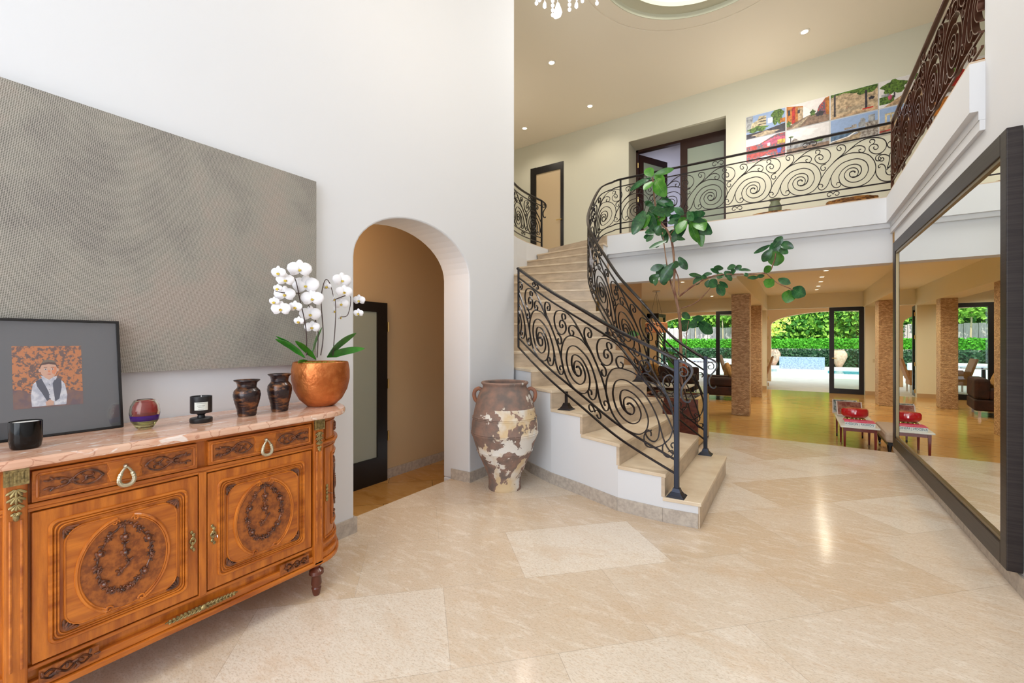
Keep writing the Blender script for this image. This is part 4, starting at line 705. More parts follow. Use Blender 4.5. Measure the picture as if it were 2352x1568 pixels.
gm = mat('thick_clear_glass', (.97, .95, .80), .0, trans=1, ior=1.35)
c_ = (-2.27, .680, TZ)
MB().lathe([(.020, 0), (.030, .006), (.045, .030), (.050, .055), (.046, .080), (.034, .098), (.026, .1), (.030, .094), (.040, .078), (.043, .058), (.038, .038), (.024, .026), (0, .024)] if False else sc([(.020, 0), (.030, .006), (.045, .030), (.050, .055), (.046, .080), (.034, .098), (.026, .1), (.030, .094), (.040, .078), (.043, .058), (.038, .038), (.024, .026), (0, .024)], 1.02, 1.22), c_, 40).build('glass_body', gm, cg, smooth=True)
MB().lathe(sc([(0, .038), (.024, .038), (.038, .041), (.0425, .058), (.0395, .078), (.030, .092), (.029, .091), (.038, .077), (.041, .058), (.036, .045), (.022, .041), (0, .040)], 1.02, 1.22), c_, 40).build('red_core', mat('ruby_glass', (.72, .16, .20), .05, trans=.85, ior=1.3), cg, smooth=True)
MB().lathe(sc([(0, .022), (.026, .024), (.040, .034), (.0435, .046), (.042, .047), (.037, .038), (.022, .029), (0, .027)], 1.02, 1.22), c_, 40).build('violet_band', mat('violet_glass', (.12, .02, .55), .05, trans=.5, ior=1.3), cg, smooth=True)
MB().lathe(sc([(0, .006), (.022, .007), (.036, .018), (.040, .030), (.026, .0215), (0, .0195)], 1.02, 1.22), c_, 40).build('yellow_base', mat('yellow_glass', (.93, .94, .55), .03, trans=.92, ior=1.35), cg, smooth=True)
cd = empty('pedestal_candle', (-2.245, .875, TZ), 'matt black footed candle with a white paper label', 'candle')
c_ = (-2.245, .875, TZ); mb_ = mat('matt_black', (.012, .012, .014), .4)
MB().lathe(sc([(.034, 0), (.036, .004), (.036, .014), (.033, .017), (.013, .018), (.011, .026), (.016, .032), (.033, .034), (.0345, .036), (.0345, .093), (.0325, .093), (.032, .084), (0, .084)], 1.20, 1.26), c_, 40).build('holder', mb_, cd, smooth=True)
MB().lathe(sc([(0, .083), (.0318, .083), (.0318, .087), (0, .087)], 1.20, 1.26), c_, 30).build('wax', MATS['wax'], cd)
MB().tube([(c_[0], c_[1], TZ + .108), (c_[0], c_[1], TZ + .121)], .0012, 5).build('wick', MATS['wax'], cd)
lab = MB(); A0 = math.atan2(-.875, 2.245)
aa = frange(A0 - .62, A0 + .62, 13); lab.add([(c_[0] + .0419 * math.cos(a), c_[1] + .0419 * math.sin(a), TZ + z * 1.26) for z in (.046, .074) for a in aa], [(i, i + 1, 14 + i, 13 + i) for i in range(12)])
lb_ = lab.build('paper_label', mat('label_paper', (.66, .68, .62), .7), cd)
lab = MB()
for z, hw in ((.070, .42), (.0615, .35), (.057, .25), (.050, .25)):
    aa = frange(A0 - hw, A0 + hw, 15)
    for i in range(0, 14): 
        if z != .0615 or i % 2 == 0: lab.add([(c_[0] + .0423 * math.cos(a), c_[1] + .0423 * math.sin(a), TZ + zz * 1.26) for zz in (z - .0006, z + (.0012 if z == .0615 else .0002)) for a in aa[i:i + 2]], [(0, 1, 3, 2)])
lab.build('label_print', mat('ink', (.05, .06, .06), .6), lb_)
raku = mat('raku_glaze', (.022, .012, .014), .28, .35, n=(14, (.22, .085, .03), 6, (1, 1, 3), .50, .62), coat=.4, bump=(60, .5, .004))
P_ = [(.030, 0), (.033, .004), (.036, .03), (.045, .065), (.049, .090), (.046, .108), (.036, .120), (.0335, .124), (.034, .132), (.037, .144), (.047, .152), (.046, .155), (.034, .148), (.030, .14), (.030, .125), (.040, .105), (.043, .09), (.03, .02), (0, .01)]
PP = []
for (a, b), (c, d_) in zip(P_[:8], P_[1:9]):
    for i in range(4): t = i / 4; PP.append((a + (c - a) * t + (.0006 if i % 2 else -.0003), b + (d_ - b) * t))
P_ = PP + P_[8:]
vase((-2.255, 1.075, TZ), 'raku_vase', 'dark bronze glazed ribbed vase, squatter, beside the black footed candle', sc(P_, 1.22, 1.13), raku)
vase((-2.262, 1.240, TZ), 'raku_vase', 'dark bronze glazed ribbed vase, slimmer, next to the copper bowl', sc(P_, 1.20, 1.25), raku)
# orchid
oc = empty('potted_orchid', (-2.26, 1.475, TZ), 'white orchid in a round hammered copper bowl at the right end of the sideboard', 'plant')
copper = mat('hammered_copper', (.40, .105, .022), .36, .65, n=(9, (.62, .21, .06), 5), bump=(45, .6, .006))
bc = V((-2.26, 1.475, TZ))
MB().lathe(sc([(.050, 0), (.060, .003), (.090, .028), (.112, .065), (.122, .105), (.122, .140), (.116, .172), (.112, .175), (.112, .170), (.117, .14), (.117, .105), (.1, .16), (0, .16)], 1.25, 1.42), bc, 48).build('copper_bowl', copper, oc, smooth=True)
random.seed(11); mb = MB()
for i in range(260):
    a = random.uniform(0, 6.28); r = .135 * math.sqrt(random.random()); mb.ell(bc + V((r * math.cos(a), r * math.sin(a), .228 + .012 * random.random())), (.008, .008, .006), None, 5, 3)
ms = mb.build('moss', mat('moss', (.16, .20, .02), .9, n=(50, (.42, .38, .05), 4)), oc); 
lfm = mat('orchid_leaf', (.015, .13, .012), .3, n=(8, (.04, .26, .02), 3), coat=.3)
for i, (ya, za, yb2, zb2, w) in enumerate(OLEAVES):
    dx = (-.02, .03, -.04, .03, .05, .06, -.03)[i]; sh = lambda t: min(1, (t * 3.2 + .15)) * (1 - max(0, t - .6) ** 1.6 * 3.6) if t < 1 else .02
    MB().leaf((-2.26, ya, max(za, TZ + .228)), (-2.25 + dx, yb2, zb2), w, (.35, .55, .75) if i in (3, 4) else (.5, -.4, .8), (.08, .06, -.05, -.08, -.12, .1, .05)[i], 12, .002, .2, sh).build('leaf', lfm, oc, smooth=True)
sm = mat('orchid_stem', (.05, .022, .018), .5)
for S in STEMS:
    MB().tube(crom([(-2.26 + .01 * math.sin(i), max(y, -9), z) for i, (y, z) in enumerate(S)], 6), .0030, 6, .0020).build('stem', sm, oc, smooth=True)
petm = mat('orchid_petal', (.90, .88, .90), .55); lipm = mat('orchid_lip', (.75, .60, .08), .5, n=(200, (.30, .10, .02), 2, (1, 1, 1), .5, .6))
random.seed(5)
for i, (y, z, r) in enumerate(BLOOMS):
    c_ = V((-2.235 + random.uniform(-.025, .03), y, z)); face = V((1, -.65 + random.uniform(-.45, .25), .05)).normalized()
    if r < .036 : face = V((.5, random.choice((-1, 1)) * .9, -.2)).normalized()
    up = V((0, 0, 1)); sd = up.cross(face).normalized(); up = face.cross(sd); r *= 1.02
    mb = MB()
    for a, l, w in ((90, 1.0, .75), (210, .95, .65), (330, .95, .65)):
        d_ = sd * math.cos(math.radians(a)) + up * math.sin(math.radians(a)); s2 = face.cross(d_); mb.leaf(c_ - face * .002, c_ + d_ * r * l - face * .004, r * w, s2, .08, 5, .0008, .05, lambda t: math.sin(PI * (.12 + .84 * t)) ** .6)
    for sg in (-1, 1):
        d_ = (sd * sg + up * .22).normalized(); s2 = face.cross(d_); mb.leaf(c_ + face * .001, c_ + d_ * r * 1.12, r * 1.22, s2, .06, 6, .0008, .08 * sg, lambda t: math.sin(PI * (.10 + .86 * t)) ** .55)
    fl = mb.build('bloom', petm, oc, smooth='all')
    mb = MB().ell(c_ + face * .006 - up * .006, (.005, .004, .007), None, 6, 4); mb.ell(c_ + face * .007 - up * .001, (.003, .003, .003), None, 6, 4)
    for sg in (-1, 1): mb.ell(c_ + face * .007 + sd * sg * .005 - up * .004, (.003, .003, .005), None, 6, 4)
    mb.build('lip', lipm, fl)
# ================================================================ WALL CANVAS and leaning portrait
cvm = bpy.data.materials.new('woven_mesh_canvas'); cvm.use_nodes = True; nt = cvm.node_tree; b_ = nt.nodes['Principled BSDF']; b_.inputs['Roughness'].default_value = .6
tc = nd(nt, 'TexCoord'); ck = nd(nt, 'TexChecker'); mp = nd(nt, 'Mapping'); mp.inputs['Rotation'].default_value = (.12, 0, 0); nt.links.new(tc.outputs['Object'], mp.inputs[0])
sx_ = nd(nt, 'SeparateXYZ'); nt.links.new(mp.outputs[0], sx_.inputs[0]); cb_ = nd(nt, 'CombineXYZ'); nt.links.new(sx_.outputs[1], cb_.inputs[0]); nt.links.new(sx_.outputs[2], cb_.inputs[1]); cb_.inputs[2].default_value = .5
vo = nd(nt, 'TexVoronoi'); vo.voronoi_dimensions = '2D'; vo.inputs['Scale'].default_value = 165; vo.inputs['Randomness'].default_value = .12; nt.links.new(cb_.outputs[0], vo.inputs[0])
rr = nd(nt, 'ValToRGB'); rr.color_ramp.elements[0].position = .30; rr.color_ramp.elements[0].color = (1, 1, 1, 1); rr.color_ramp.elements[1].position = .42; rr.color_ramp.elements[1].color = (0, 0, 0, 1); nt.links.new(vo.outputs[0], rr.inputs[0])
n1 = nd(nt, 'TexNoise'); n1.inputs['Scale'].default_value = 2.2; n1.inputs['Detail'].default_value = 7; n1.inputs['Roughness'].default_value = .65; nt.links.new(tc.outputs['Object'], n1.inputs[0])
r2 = nd(nt, 'ValToRGB'); e_ = r2.color_ramp.elements; e_[0].position = .38; e_[0].color = (.15, .14, .125, 1); e_[1].position = .62; e_[1].color = (.33, .26, .215, 1); q_ = e_.new(.5); q_.color = (.25, .24, .20, 1); nt.links.new(n1.outputs[0], r2.inputs[0])
mx = nd(nt, 'MixRGB'); nt.links.new(rr.outputs[0], mx.inputs[0]); mx.inputs[1].default_value = (.50, .46, .41, 1); 
mx3 = nd(nt, 'MixRGB', blend_type='MULTIPLY'); mx3.inputs[0].default_value = 1; mx3.inputs[2].default_value = (.30, .29, .28, 1); nt.links.new(r2.outputs[0], mx3.inputs[1]); nt.links.new(mx3.outputs[0], mx.inputs[2])
mx4 = nd(nt, 'MixRGB'); mx4.inputs[0].default_value = .42; nt.links.new(mx.outputs[0], mx4.inputs[1]); nt.links.new(r2.outputs[0], mx4.inputs[2]); nt.links.new(mx4.outputs[0], b_.inputs['Base Color'])
cv = empty('wall_canvas', (-2.5, .3, 1.16), 'large mottled grey woven mesh canvas on the left wall above the sideboard', 'wall art')
MB().box(-2.498, -2.478, -1.0, 1.586, 1.160, 2.282).build('mesh_sheet', cvm, cv)
MB().box(-2.515, -2.498, -.99, 1.576, 1.170, 2.272).build('backing', mat('canvas_backing', (.70, .64, .52), .8), cv)
pf = empty('framed_portrait', (-2.40, .43, TZ), 'black framed photo portrait of a seated child leaning on the wall', 'picture')
TB = T(-2.385, 0, TZ + .002) @ Matrix.Rotation(-.135, 4, 'Y')
fy0, fy1, fh = .215, .643, .452; fw = .008
MB().box(-.022, 0, fy0, fy0 + fw, 0, fh, TB).box(-.022, 0, fy1 - fw, fy1, 0, fh, TB).box(-.022, 0, fy0 + fw, fy1 - fw, 0, fw, TB).box(-.022, 0, fy0 + fw, fy1 - fw, fh - fw, fh, TB).build('frame', black, pf)
MB().box(-.020, -.012, fy0 + fw, fy1 - fw, fw, fh - fw, TB).build('grey_mat', mat('mat_board', (.13, .13, .14), .8), pf)
MB().box(-.008, -.007, fy0 + fw, fy1 - fw, fw, fh - fw, TB).build('picture_glass', pic_glass, pf)
def flat(mb, poly, y0, z0, sy, sz, x, ci, M):
    mb.cm = ci; P = [M @ V((x, y0 + a * sy, z0 + b * sz)) for a, b in poly]; mb.add(P, [tuple(range(len(P)))]); mb.cm = 0
def circ(cx, cy, rx, ry, n=20, a0=0, a1=360): return [(cx + rx * math.cos(math.radians(a)), cy + ry * math.sin(math.radians(a))) for a in frange(a0, a1, n + 1)[:-1 if a1 - a0 == 360 else None]]
py0, pz0, psy, psz = .336, .112, .188, .236
pm = [mat('portrait_backdrop', (.60, .21, .065), .8, n=(85, (.16, .09, .08), 4, (1, 1, 1), .50, .55)), mat('portrait_skin', (.72, .42, .30), .7), mat('portrait_hair', (.10, .04, .03), .8), mat('portrait_shirt', (.80, .80, .85), .7, n=(60, (.50, .52, .62), 3)), mat('portrait_vest', (.075, .08, .12), .7), mat('portrait_cap', (.20, .14, .10), .8), mat('portrait_lip', (.60, .15, .11), .7), mat('portrait_dark', (.03, .03, .035), .6), mat('portrait_blush', (.80, .28, .12), .7), mat('portrait_shade', (.15, .09, .11), .8, n=(40, (.24, .12, .09), 3))]
mb = MB(); F = lambda poly, x, ci: flat(mb, poly, py0, pz0, psy, psz, x, ci, TB)
F([(0, 0), (1, 0), (1, 1), (0, 1)], -.0115, 0)
F([(0, 0), (1, 0), (1, .22), (.7, .27), (.25, .22), (.1, .3), (0, .3)], -.0113, 9)
F([(.25, .02), (.24, .2), (.27, .38), (.36, .46), (.44, .50), (.56, .50), (.66, .45), (.73, .36), (.76, .18), (.74, .02)], -.0111, 3)
F([(.31, .43), (.39, .47), (.44, .36), (.50, .22), (.52, .08), (.46, .10), (.40, .22), (.33, .34)], -.0109, 4); F([(.62, .47), (.68, .44), (.68, .30), (.64, .12), (.58, .08), (.56, .25), (.55, .38), (.58, .44)], -.0109, 4)
F([(.38, .52), (.42, .44), (.50, .40), (.60, .44), (.62, .50), (.5, .47)], -.0107, 3)
F([(.44, .48), (.50, .44), (.56, .48), (.56, .55), (.44, .55)], -.0105, 1)
F(circ(.50, .62, .135, .145, 22), -.0104, 2)
F([(.375, .60)] + circ(.50, .585, .118, .115, 14, 180, 360) + [(.62, .64), (.60, .685), (.5, .70), (.40, .685), (.38, .64)], -.0102, 1)
F(circ(.372, .60, .02, .03, 8), -.0101, 1); F(circ(.628, .60, .02, .03, 8), -.0101, 1)
F([(.55, .64), (.61, .66), (.615, .58), (.58, .52), (.545, .55)], -.0100, 8)
F([(.39, .70), (.42, .755), (.5, .775), (.58, .755), (.625, .70), (.6, .72), (.5, .735), (.42, .72)], -.0100, 5)
for e_ in (.455, .555): F(circ(e_, .615, .022, .011, 10), -.0099, 3); F(circ(e_, .615, .009, .010, 8), -.0098, 7); F([(e_ - .028, .640), (e_ + .028, .644), (e_ + .02, .650), (e_ - .02, .648)], -.0098, 2)
F([(.495, .60), (.512, .60), (.522, .568), (.505, .560), (.488, .568)], -.0098, 8); F([(.47, .535), (.505, .542), (.54, .535), (.505, .522)], -.0098, 6)
F([(.44, .08), (.50, .12), (.56, .08), (.55, .02), (.45, .02)], -.0096, 1); F([(.485, .42), (.515, .42), (.52, .14), (.495, .14)], -.0106, 7 if False else 3)
for z_ in (.36, .28, .2): F(circ(.50, z_, .008, .006, 6), -.0104, 7)
mb.build('portrait_print', pm, pf, recalc=False)
# ================================================================ URN
um = bpy.data.materials.new('flaking_terracotta'); um.use_nodes = True; nt = um.node_tree; b_ = nt.nodes['Principled BSDF']; b_.inputs['Roughness'].default_value = .85; Lk = nt.links.new
tc = nd(nt, 'TexCoord'); na = nd(nt, 'TexNoise'); na.inputs['Scale'].default_value = 12; na.inputs['Detail'].default_value = 7; Lk(tc.outputs['Object'], na.inputs[0])
ra = nd(nt, 'ValToRGB'); e_ = ra.color_ramp.elements; e_[0].position = .35; e_[0].color = (.17, .135, .12, 1); e_[1].position = .65; e_[1].color = (.31, .19, .145, 1); Lk(na.outputs[0], ra.inputs[0])
nb_ = nd(nt, 'TexNoise'); nb_.inputs['Scale'].default_value = 5.5; nb_.inputs['Detail'].default_value = 9; nb_.inputs['Roughness'].default_value = .62; nb_.inputs['Distortion'].default_value = .3; Lk(tc.outputs['Object'], nb_.inputs[0])
sp = nd(nt, 'SeparateXYZ'); Lk(tc.outputs['Object'], sp.inputs[0])
g1 = nd(nt, 'Math', operation='MULTIPLY'); g1.inputs[1].default_value = .40; Lk(sp.outputs[0], g1.inputs[0])
g2 = nd(nt, 'Math', operation='ADD'); Lk(nb_.outputs[0], g2.inputs[0]); Lk(g1.outputs[0], g2.inputs[1])
zz = nd(nt, 'Math', operation='GREATER_THAN'); zz.inputs[1].default_value = .72; Lk(sp.outputs[2], zz.inputs[0]); z2 = nd(nt, 'Math', operation='MULTIPLY'); z2.inputs[1].default_value = -.12; Lk(zz.outputs[0], z2.inputs[0]); g3 = nd(nt, 'Math', operation='ADD'); Lk(g2.outputs[0], g3.inputs[0]); Lk(z2.outputs[0], g3.inputs[1])
rb = nd(nt, 'ValToRGB'); e_ = rb.color_ramp.elements; e_[0].position = .542; e_[0].color = (0, 0, 0, 1); e_[1].position = .552; e_[1].color = (1, 1, 1, 1); Lk(g3.outputs[0], rb.inputs[0])
nc = nd(nt, 'TexNoise'); nc.inputs['Scale'].default_value = 4; nc.inputs['Detail'].default_value = 4; Lk(tc.outputs['Object'], nc.inputs[0]); rc = nd(nt, 'ValToRGB'); e_ = rc.color_ramp.elements; e_[0].position = .45; e_[0].color = (.74, .71, .66, 1); e_[1].position = .58; e_[1].color = (.66, .50, .30, 1); Lk(nc.outputs[0], rc.inputs[0])
mx = nd(nt, 'MixRGB'); Lk(rb.outputs[0], mx.inputs[0]); Lk(ra.outputs[0], mx.inputs[1]); Lk(rc.outputs[0], mx.inputs[2]); Lk(mx.outputs[0], b_.inputs['Base Color'])
bp = nd(nt, 'Bump'); bp.inputs['Strength'].default_value = .6; bp.inputs['Distance'].default_value = .012; Lk(g3.outputs[0], bp.inputs['Height']); Lk(bp.outputs[0], b_.inputs['Normal'])
UX, UY = -2.17, 3.2
ur = empty('clay_urn', (UX, UY, 0), 'tall old terracotta urn with flaking white paint beside the stairs', 'urn')
pf_ = [(.142, 0), (.146, .012), (.143, .022), (.142, .06), (.148, .12), (.178, .19), (.214, .27), (.246, .335), (.250, .342), (.247, .350), (.266, .41), (.280, .455), (.294, .487), (.299, .494), (.294, .501), (.299, .508), (.294, .515), (.291, .57), (.284, .622), (.288, .628), (.281, .635), (.286, .641), (.278, .648), (.268, .70), (.256, .75), (.240, .81), (.218, .862), (.200, .882), (.193, .90), (.196, .915), (.207, .924), (.211, .934), (.205, .942), (.190, .943), (.182, .935), (.180, .91), (.20, .86), (.25, .6), (.2, .3), (0, .25)]
MB().lathe(pf_, (UX, UY, 0), 56).build('urn_body', um, ur, smooth=True)
terr = mat('bare_terracotta', (.34, .14, .075), .8, n=(20, (.24, .12, .09), 5), bump=(60, .3))
rd = V((.8368, .5476, 0))
for sg in (-1, 1):
    P = crom([V((UX, UY, 0)) + rd * sg * r + V((0, 0, z)) for r, z in ((.205, .868), (.232, .880), (.262, .862), (.272, .825), (.262, .785), (.240, .760))], 5)
    MB().tube(P, .017, 10).build('handle', terr, ur, smooth=True)
# ================================================================ PLANTER AND FIG TREE
pl = empty('planter_box', (-1.375, 6.02, 0), 'dark carved wooden planter box filled with stones behind the stair foot', 'planter')
pwd = mat('red_dark_wood', (.075, .012, .008), .35, n=(10, (.16, .035, .015), 6, (1, 1, 3)), coat=.3)
MB().box(-1.75, -1.0, 5.64, 5.70, 0, .59).box(-1.75, -1.0, 6.36, 6.42, 0, .59).box(-1.75, -1.69, 5.70, 6.36, 0, .59).box(-1.69, -1.06, 5.70, 6.36, 0, .5).build('box_body', pwd, pl)
MB().box(-1.06, -.995, 5.66, 6.40, .03, .585).build('side_board', mat('honey_wood', (.55, .33, .12), .4, n=(8, (.66, .44, .2), 5, (1, 1, 5))), pl)
mb = MB()
for i in range(7):
    a = -1.70 + i * .105; mb.tube([(a + .03 * math.cos(t), 5.632, .32 + .10 * math.sin(t)) for t in frange(0, 6.28, 12)], .006, 5)
mb.box(-1.74, -1.0, 5.625, 5.64, .10, .13).box(-1.74, -1.0, 5.625, 5.64, .50, .53).build('carved_front', pwd, pl)
random.seed(2); mb = MB()
for i in range(170):
    mb.ell((random.uniform(-1.68, -1.07), random.uniform(5.71, 6.35), .52 + random.uniform(0, .06)), (random.uniform(.018, .035), random.uniform(.018, .035), .02), Rz(random.uniform(0, 3)), 6, 4)
mb.build('stones', mat('dark_stones', (.05, .04, .035), .5, n=(9, (.26, .22, .18), 2)), pl, smooth=True, kind='stuff')
tr = empty('fig_tree', (-1.29, 6.02, .5), 'tall leggy fiddle leaf fig tree rising from the planter to the balcony', 'tree')
bark = mat('fig_bark', (.15, .055, .035), .75, n=(12, (.36, .22, .14), 5, (1, 1, .4)), bump=(60, .4))
for i, (P, a, b) in enumerate(BRANCHES):
    P = [(x, y + (.0, .05, .03, .0, .0, .02, -.05, -.12)[i] * math.sin(j * .9), z) for j, (x, y, z) in enumerate(P)]
    if i in (0, 7): P[0] = (P[0][0], P[0][1], .5)
    MB().tube(crom(P, 5), a, 8, b).build('branch' if i else 'trunk', bark, tr, smooth=True)
fd = mat('fig_leaf_dark', (.012, .065, .025), .28, n=(14, (.03, .14, .04), 3), coat=.35); fl_ = mat('fig_leaf_bright', (.030, .15, .010), .35, n=(14, (.07, .24, .02), 3), coat=.2); vein = mat('leaf_vein', (.09, .20, .06), .5)
random.seed(21)
for (xa, za, xb, zb, w, br) in [l for l in LEAVES[6:30]]:
    LEAVES.append((xa + random.uniform(-.10, .10), za + random.uniform(-.08, .08), xb + random.uniform(-.14, .14), zb + random.uniform(-.10, .06), w, 1 if random.random() < .12 else 0))
random.seed(8)
for i, (xa, za, xb, zb, w, br) in enumerate(LEAVES):
    w *= 1.18
    ya = 6.02 + random.uniform(-.05, .05); yb2 = ya + random.uniform(-.13, .05)
    d_ = V((xb - xa, yb2 - ya, zb - za)); s_ = V((-d_.z, random.uniform(-.35, .35) * d_.length, d_.x))
    sh = lambda t: math.sin(PI * (.05 + .92 * t ** 1.15)) ** .7
    lb = MB().leaf((xa, ya, za), (xb, yb2, zb), w, s_, random.uniform(-.10, .12), 8, .0015, random.uniform(.1, .35), sh)
    lb.cm = 1; pv = lambda t: V((xa, ya, za)).lerp(V((xb, yb2, zb)), t) + V((0, -.0035, 0)) ; lb.cm = 0
    bd_ = [V(lb.v[3 * q + 1]) for q in range(9)]; lb.cm = 1; lb.tube(bd_, .0022, 4, .0008)
    for q in range(1, 7):
        for sd_ in (0, 2): e0 = V(lb.v[3 * q + 1]); e1 = V(lb.v[3 * (q + 1) + sd_]); lb.tube([e0, e0.lerp(e1, .85)], .0009, 3, .0005)
    lb.build('leaf', [fl_ if br else fd, vein], tr, smooth=True)
# ================================================================ PHOTO PANELS ON THE UPPER WALL
PC = dict(sky=(.30, .42, .66), pale=(.78, .76, .76), wall=(.66, .50, .32), orange=(.62, .22, .035), red=(.55, .03, .02), road=(.30, .20, .14), dark=(.05, .045, .06), cream=(.72, .62, .40), stone=(.55, .44, .30), sea=(.12, .22, .36), sand=(.50, .38, .24), yellow=(.80, .55, .08), white=(.85, .85, .85), pink=(.62, .12, .22), path=(.62, .42, .25), tower=(.42, .44, .46))
PCN = list(PC); PM = [mat('print_' + k, v, .4, n=(24, tuple(c * (.9 if k in ('sky', 'pale', 'white') else .45) for c in v), 5)) for k, v in PC.items()]
PM += [mat('print_foliage', (.02, .05, .012), .4, n=(40, (.14, .26, .04), 4)), mat('print_crowd', (.50, .06, .05), .4, n=(45, (.10, .09, .12), 3, (1, 1, 1), .45, .5)), mat('print_city', (.45, .42, .38), .4, n=(35, (.16, .13, .11), 3)), mat('print_blue', (.07, .10, .5), .4)]
PCN += ['fol', 'crowd', 'city', 'blue']
R_ = lambda a, b, c, d: [(a, b), (c, b), (c, d), (a, d)]
blob = lambda cx, cy, rx, ry, s=0: [(cx + rx * (1 + .18 * math.sin(5 * a + s) + .1 * math.sin(9 * a)) * math.cos(a), cy + ry * (1 + .18 * math.sin(5 * a + s) + .1 * math.sin(9 * a)) * math.sin(a)) for a in frange(0, 6.2, 26)]
